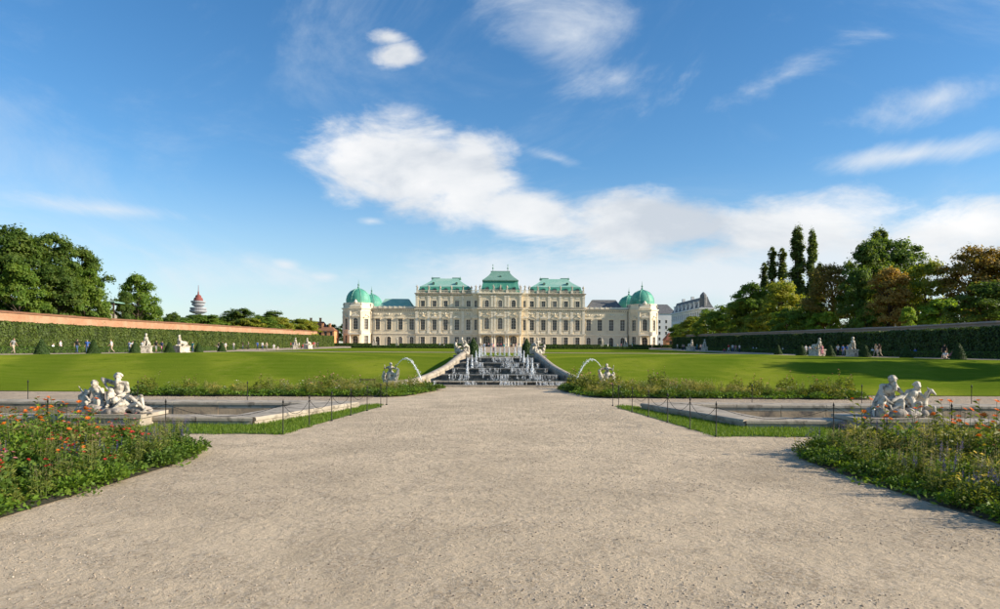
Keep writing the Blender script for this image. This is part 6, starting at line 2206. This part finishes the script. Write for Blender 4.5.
def person(x, y, pose, top, leg, hair, rz, where, dz=0.0):
    me = POSE[pose]
    o = link('person', me, None, (x, y, H(x, y) + dz), (0, 0, rz))
    sc = random.uniform(.95, 1.05); o.scale = (sc, sc, sc)
    for i, m in enumerate((random.choice(SKINS), CL[top], CL[leg], SHOE_M, HAIRS[hair])):
        o.material_slots[i].link = 'OBJECT'; o.material_slots[i].material = m
    low = 'skirt' if 'skirt' in pose else ('shorts' if 'shorts' in pose else 'trousers')
    pz = '' if pose == 'in a skirt' else ' ' + pose.replace(' in shorts', '')
    tp, lg = top.replace('_', ' '), leg.replace('_', ' ').replace('jeans', 'denim blue')
    if leg == 'jeans': lg, low = 'blue', 'jeans'
    lab = f'{tp} top, {lg} {low}: person{pz} {where}'
    if len(lab.split()) > 16: lab = lab.replace(' the ', ' ').replace(' of a ', ' of ').replace(': person', ' person').replace('with one hand on hip ', '').replace('holding up a phone', 'with phone').replace('sitting on ground', 'seated')
    if len(lab.split()) > 16: print('LONG', lab)
    tag(o, lab, 'person', None)
    return o


W_, S_, A_, P_, K_, B_, G_, WS = 'walking', 'standing', 'with one hand on the hip', 'holding up a phone', 'in a skirt', 'sitting', 'sitting on the ground', 'walking in shorts'
LW = 'on the left walk'
for a in [
    (-53.2, 76.5, W_, 'grey', 'beige', 'brown', 1.4, LW + ', outermost'), (-53.2, 88, W_, 'black', 'jeans', 'dark', 1.2, LW + ' right of the first cone'), (-52.6, 89.2, A_, 'blue', 'jeans', 'brown', .3, LW + ' before the second cone'),
    (-60.4, 94.6, B_, 'white', 'grey', 'dark', PI / 2, 'on the bench at the left hedge, left of two'), (-60.4, 96.2, S_, 'white', 'navy', 'grey', PI / 2, 'at the left hedge bench, right of two'),
    (-52.5, 94.6, W_, 'white', 'beige', 'fair', -1.2, LW + ' just right of the second cone'), (-52.2, 98.6, P_, 'pale_blue', 'grey', 'dark', -.4, LW + ' left of the third cone'), (-52.8, 100.6, S_, 'white', 'beige', 'brown', .6, LW + ' right behind the third cone'),
    (-52.0, 101.8, K_, 'white', 'lavender', 'fair', .2, LW + ' left of the near sphinx'), (-51.6, 105.0, WS, 'black', 'grey', 'dark', .9, LW + ' right of the near sphinx, left of a couple'), (-51.4, 106.4, WS, 'navy', 'pink', 'brown', .9, LW + ' right of the near sphinx, right of a couple'),
    (-50.6, 110.4, S_, 'lavender', 'white', 'grey', 0, LW + ' beside the second sphinx'), (-52.2, 116.8, W_, 'black', 'navy', 'dark', 1.3, LW + ' behind the second sphinx'), (-52.6, 119.8, S_, 'teal', 'jeans', 'fair', -.5, LW + ' before the last cone'),
    (-52, 129.2, WS, 'black', 'grey', 'dark', 1.2, LW + ' past the cones, leading'), (-52, 131, W_, 'navy', 'black', 'brown', 1.2, LW + ' past the cones, in the middle of three'), (-52, 132.6, W_, 'white', 'beige', 'fair', 1.2, LW + ' past the cones, last of three'),
    (-55, 144.5, P_, 'white', 'grey', 'dark', 0, LW + ' at the low hedge end'), (-59, 160.6, S_, 'black', 'jeans', 'dark', -1.2, 'at the far left hedge, left of two'), (-58.6, 163, A_, 'grey', 'black', 'fair', -1.2, 'at the far left hedge, right of two'),
    (-52, 150, W_, 'blue', 'navy', 'dark', 1.1, LW + ' in the middle distance'), (-51.6, 152, W_, 'white', 'jeans', 'brown', 1.1, LW + ' in the middle distance, left of a pair'), (-51.2, 153.5, W_, 'beige', 'grey', 'dark', 1.1, LW + ' in the middle distance, right of a pair'),
    (-50.4, 156, B_, 'white', 'white', 'grey', .3, 'low at the left lawn edge, left of two'), (-50.2, 158, G_, 'white', 'beige', 'dark', -.2, 'low at the left lawn edge, right of two'),
]: person(*a)
pr = random.Random(77)
tops = ['white', 'black', 'blue', 'red', 'grey', 'beige', 'teal', 'pink', 'navy', 'pale_blue']; legs = ['jeans', 'black', 'beige', 'grey', 'navy', 'white']


def crowd(lst, y, jy, where, poses):
    for i, x in enumerate(lst):
        person(x, y + pr.uniform(-jy, jy), pr.choice(poses), pr.choice(tops), pr.choice(legs), pr.choice(['dark', 'brown', 'fair', 'grey']), pr.uniform(-3, 3), f'{where}, {ordw[i]} from left')


std = [W_, S_, A_, P_, WS, K_]
crowd([-56, -54.6, -53.6, -52.4, -51.2, -50], 186, 2, 'by the far left sphinxes', std + [B_])
crowd([-72, -70.4, -69, -66.5, -64.8, -63.2], 268, 3, 'before the left palace tower', std)
crowd([-9.2, -7.8, -6.8, -6.0, -4.4, -3.2, -2.6, -.9, .4, 1.6, 2.6, 4.2, 5.2, 6.4, 7.4, 8.8], 276, 5, 'before the palace doors', std)
crowd([-22.6, -21], 262, 1, 'on the left parterre before the palace', std)
crowd([41, 45.2, 46.6, 47.8, 49, 50.6], 268, 3, 'before the right palace wing', std)
crowd([58.2, 61.8], 268, 2, 'before the right palace tower', [W_, S_])
crowd([-54, -53, -51.5, -55], 200, 12, 'far up the left walk', std)
crowd([51, 52.5, 53.6, 55], 190, 10, 'far up the right walk', std)
crowd([-3.5, -1.4, .8, 2.9], 150, 6, 'on the axis path above the cascade', std)
RW = 'on the right walk'
for a in [
    (52.2, 206, W_, 'white', 'grey', 'dark', -1.2, RW + ' far away, left of two'), (52.4, 201, S_, 'grey', 'black', 'dark', -1.2, RW + ' far away, right of two'),
    (51.6, 161, G_, 'red', 'jeans', 'dark', 0, RW + ' low down, leftmost of the middle group'), (51.8, 158.5, W_, 'red', 'white', 'brown', -1, RW + ', second of the middle group'), (52, 156.5, S_, 'white', 'jeans', 'fair', -.5, RW + ', third of the middle group'),
    (52, 154.4, W_, 'pink', 'grey', 'dark', -1, RW + ', fourth of the middle group'), (52.2, 152.6, S_, 'white', 'navy', 'grey', .4, RW + ', fifth of the middle group'),
    (60.4, 165, B_, 'white', 'grey', 'dark', -PI / 2, 'on a bench at the right hedge, left of two'), (60.4, 167, B_, 'pale_blue', 'beige', 'fair', -PI / 2, 'on a bench at the right hedge, right of two'),
    (60.4, 149.5, B_, 'white', 'jeans', 'grey', -PI / 2, 'at the right hedge above the first low shrubs'), (60.4, 151, B_, 'beige', 'black', 'dark', -PI / 2, 'at the right hedge beside a seated companion'),
    (53.5, 122.5, S_, 'white', 'grey', 'dark', .4, RW + ' behind the fifth cone, left of two'), (53.5, 121, P_, 'white', 'navy', 'brown', -.4, RW + ' behind the fifth cone, right of two'),
    (49.4, 107.4, K_, 'pink', 'pink', 'fair', .2, RW + ' before the left near sphinx'),
    (52.6, 109, S_, 'white', 'black', 'dark', 0, RW + ' between the near sphinxes, left'), (52.4, 107, A_, 'blue', 'jeans', 'dark', .3, RW + ' between the near sphinxes, centre left'), (52.6, 106, S_, 'blue', 'navy', 'brown', -.3, RW + ' between the near sphinxes, centre right'), (52.4, 104.6, W_, 'pale_blue', 'white', 'fair', .8, RW + ' between the near sphinxes, right'),
    (58.6, 112, S_, 'black', 'black', 'dark', -1.2, 'at the right hedge behind the third cone'), (58.2, 109.4, B_, 'white', 'jeans', 'brown', -1.2, 'at the right hedge, seated in the middle'), (58.2, 107.8, B_, 'pale_blue', 'jeans', 'dark', -1.2, 'at the right hedge, seated right'),
    (52.2, 97.2, W_, 'beige', 'grey', 'fair', -1.3, RW + ' past the sphinxes, left of couple'), (52.0, 95.9, W_, 'brown', 'beige', 'brown', -1.3, RW + ' past the sphinxes, right of couple'),
    (60.2, 103, B_, 'white', 'jeans', 'dark', -1.2, 'at right hedge behind second cone, left of two'), (60.2, 101.5, B_, 'blue', 'grey', 'dark', -1.2, 'at right hedge behind second cone, right of two'),
    (51.8, 81.6, S_, 'black', 'black', 'dark', 2.6, RW + ' left of the outermost cone'), (50.0, 78.6, G_, 'white', 'beige', 'fair', -.6, 'at the right lawn edge, left of two'), (50.0, 77.3, G_, 'pink', 'white', 'brown', .5, 'at the right lawn edge, right of two'),
]: person(*a)
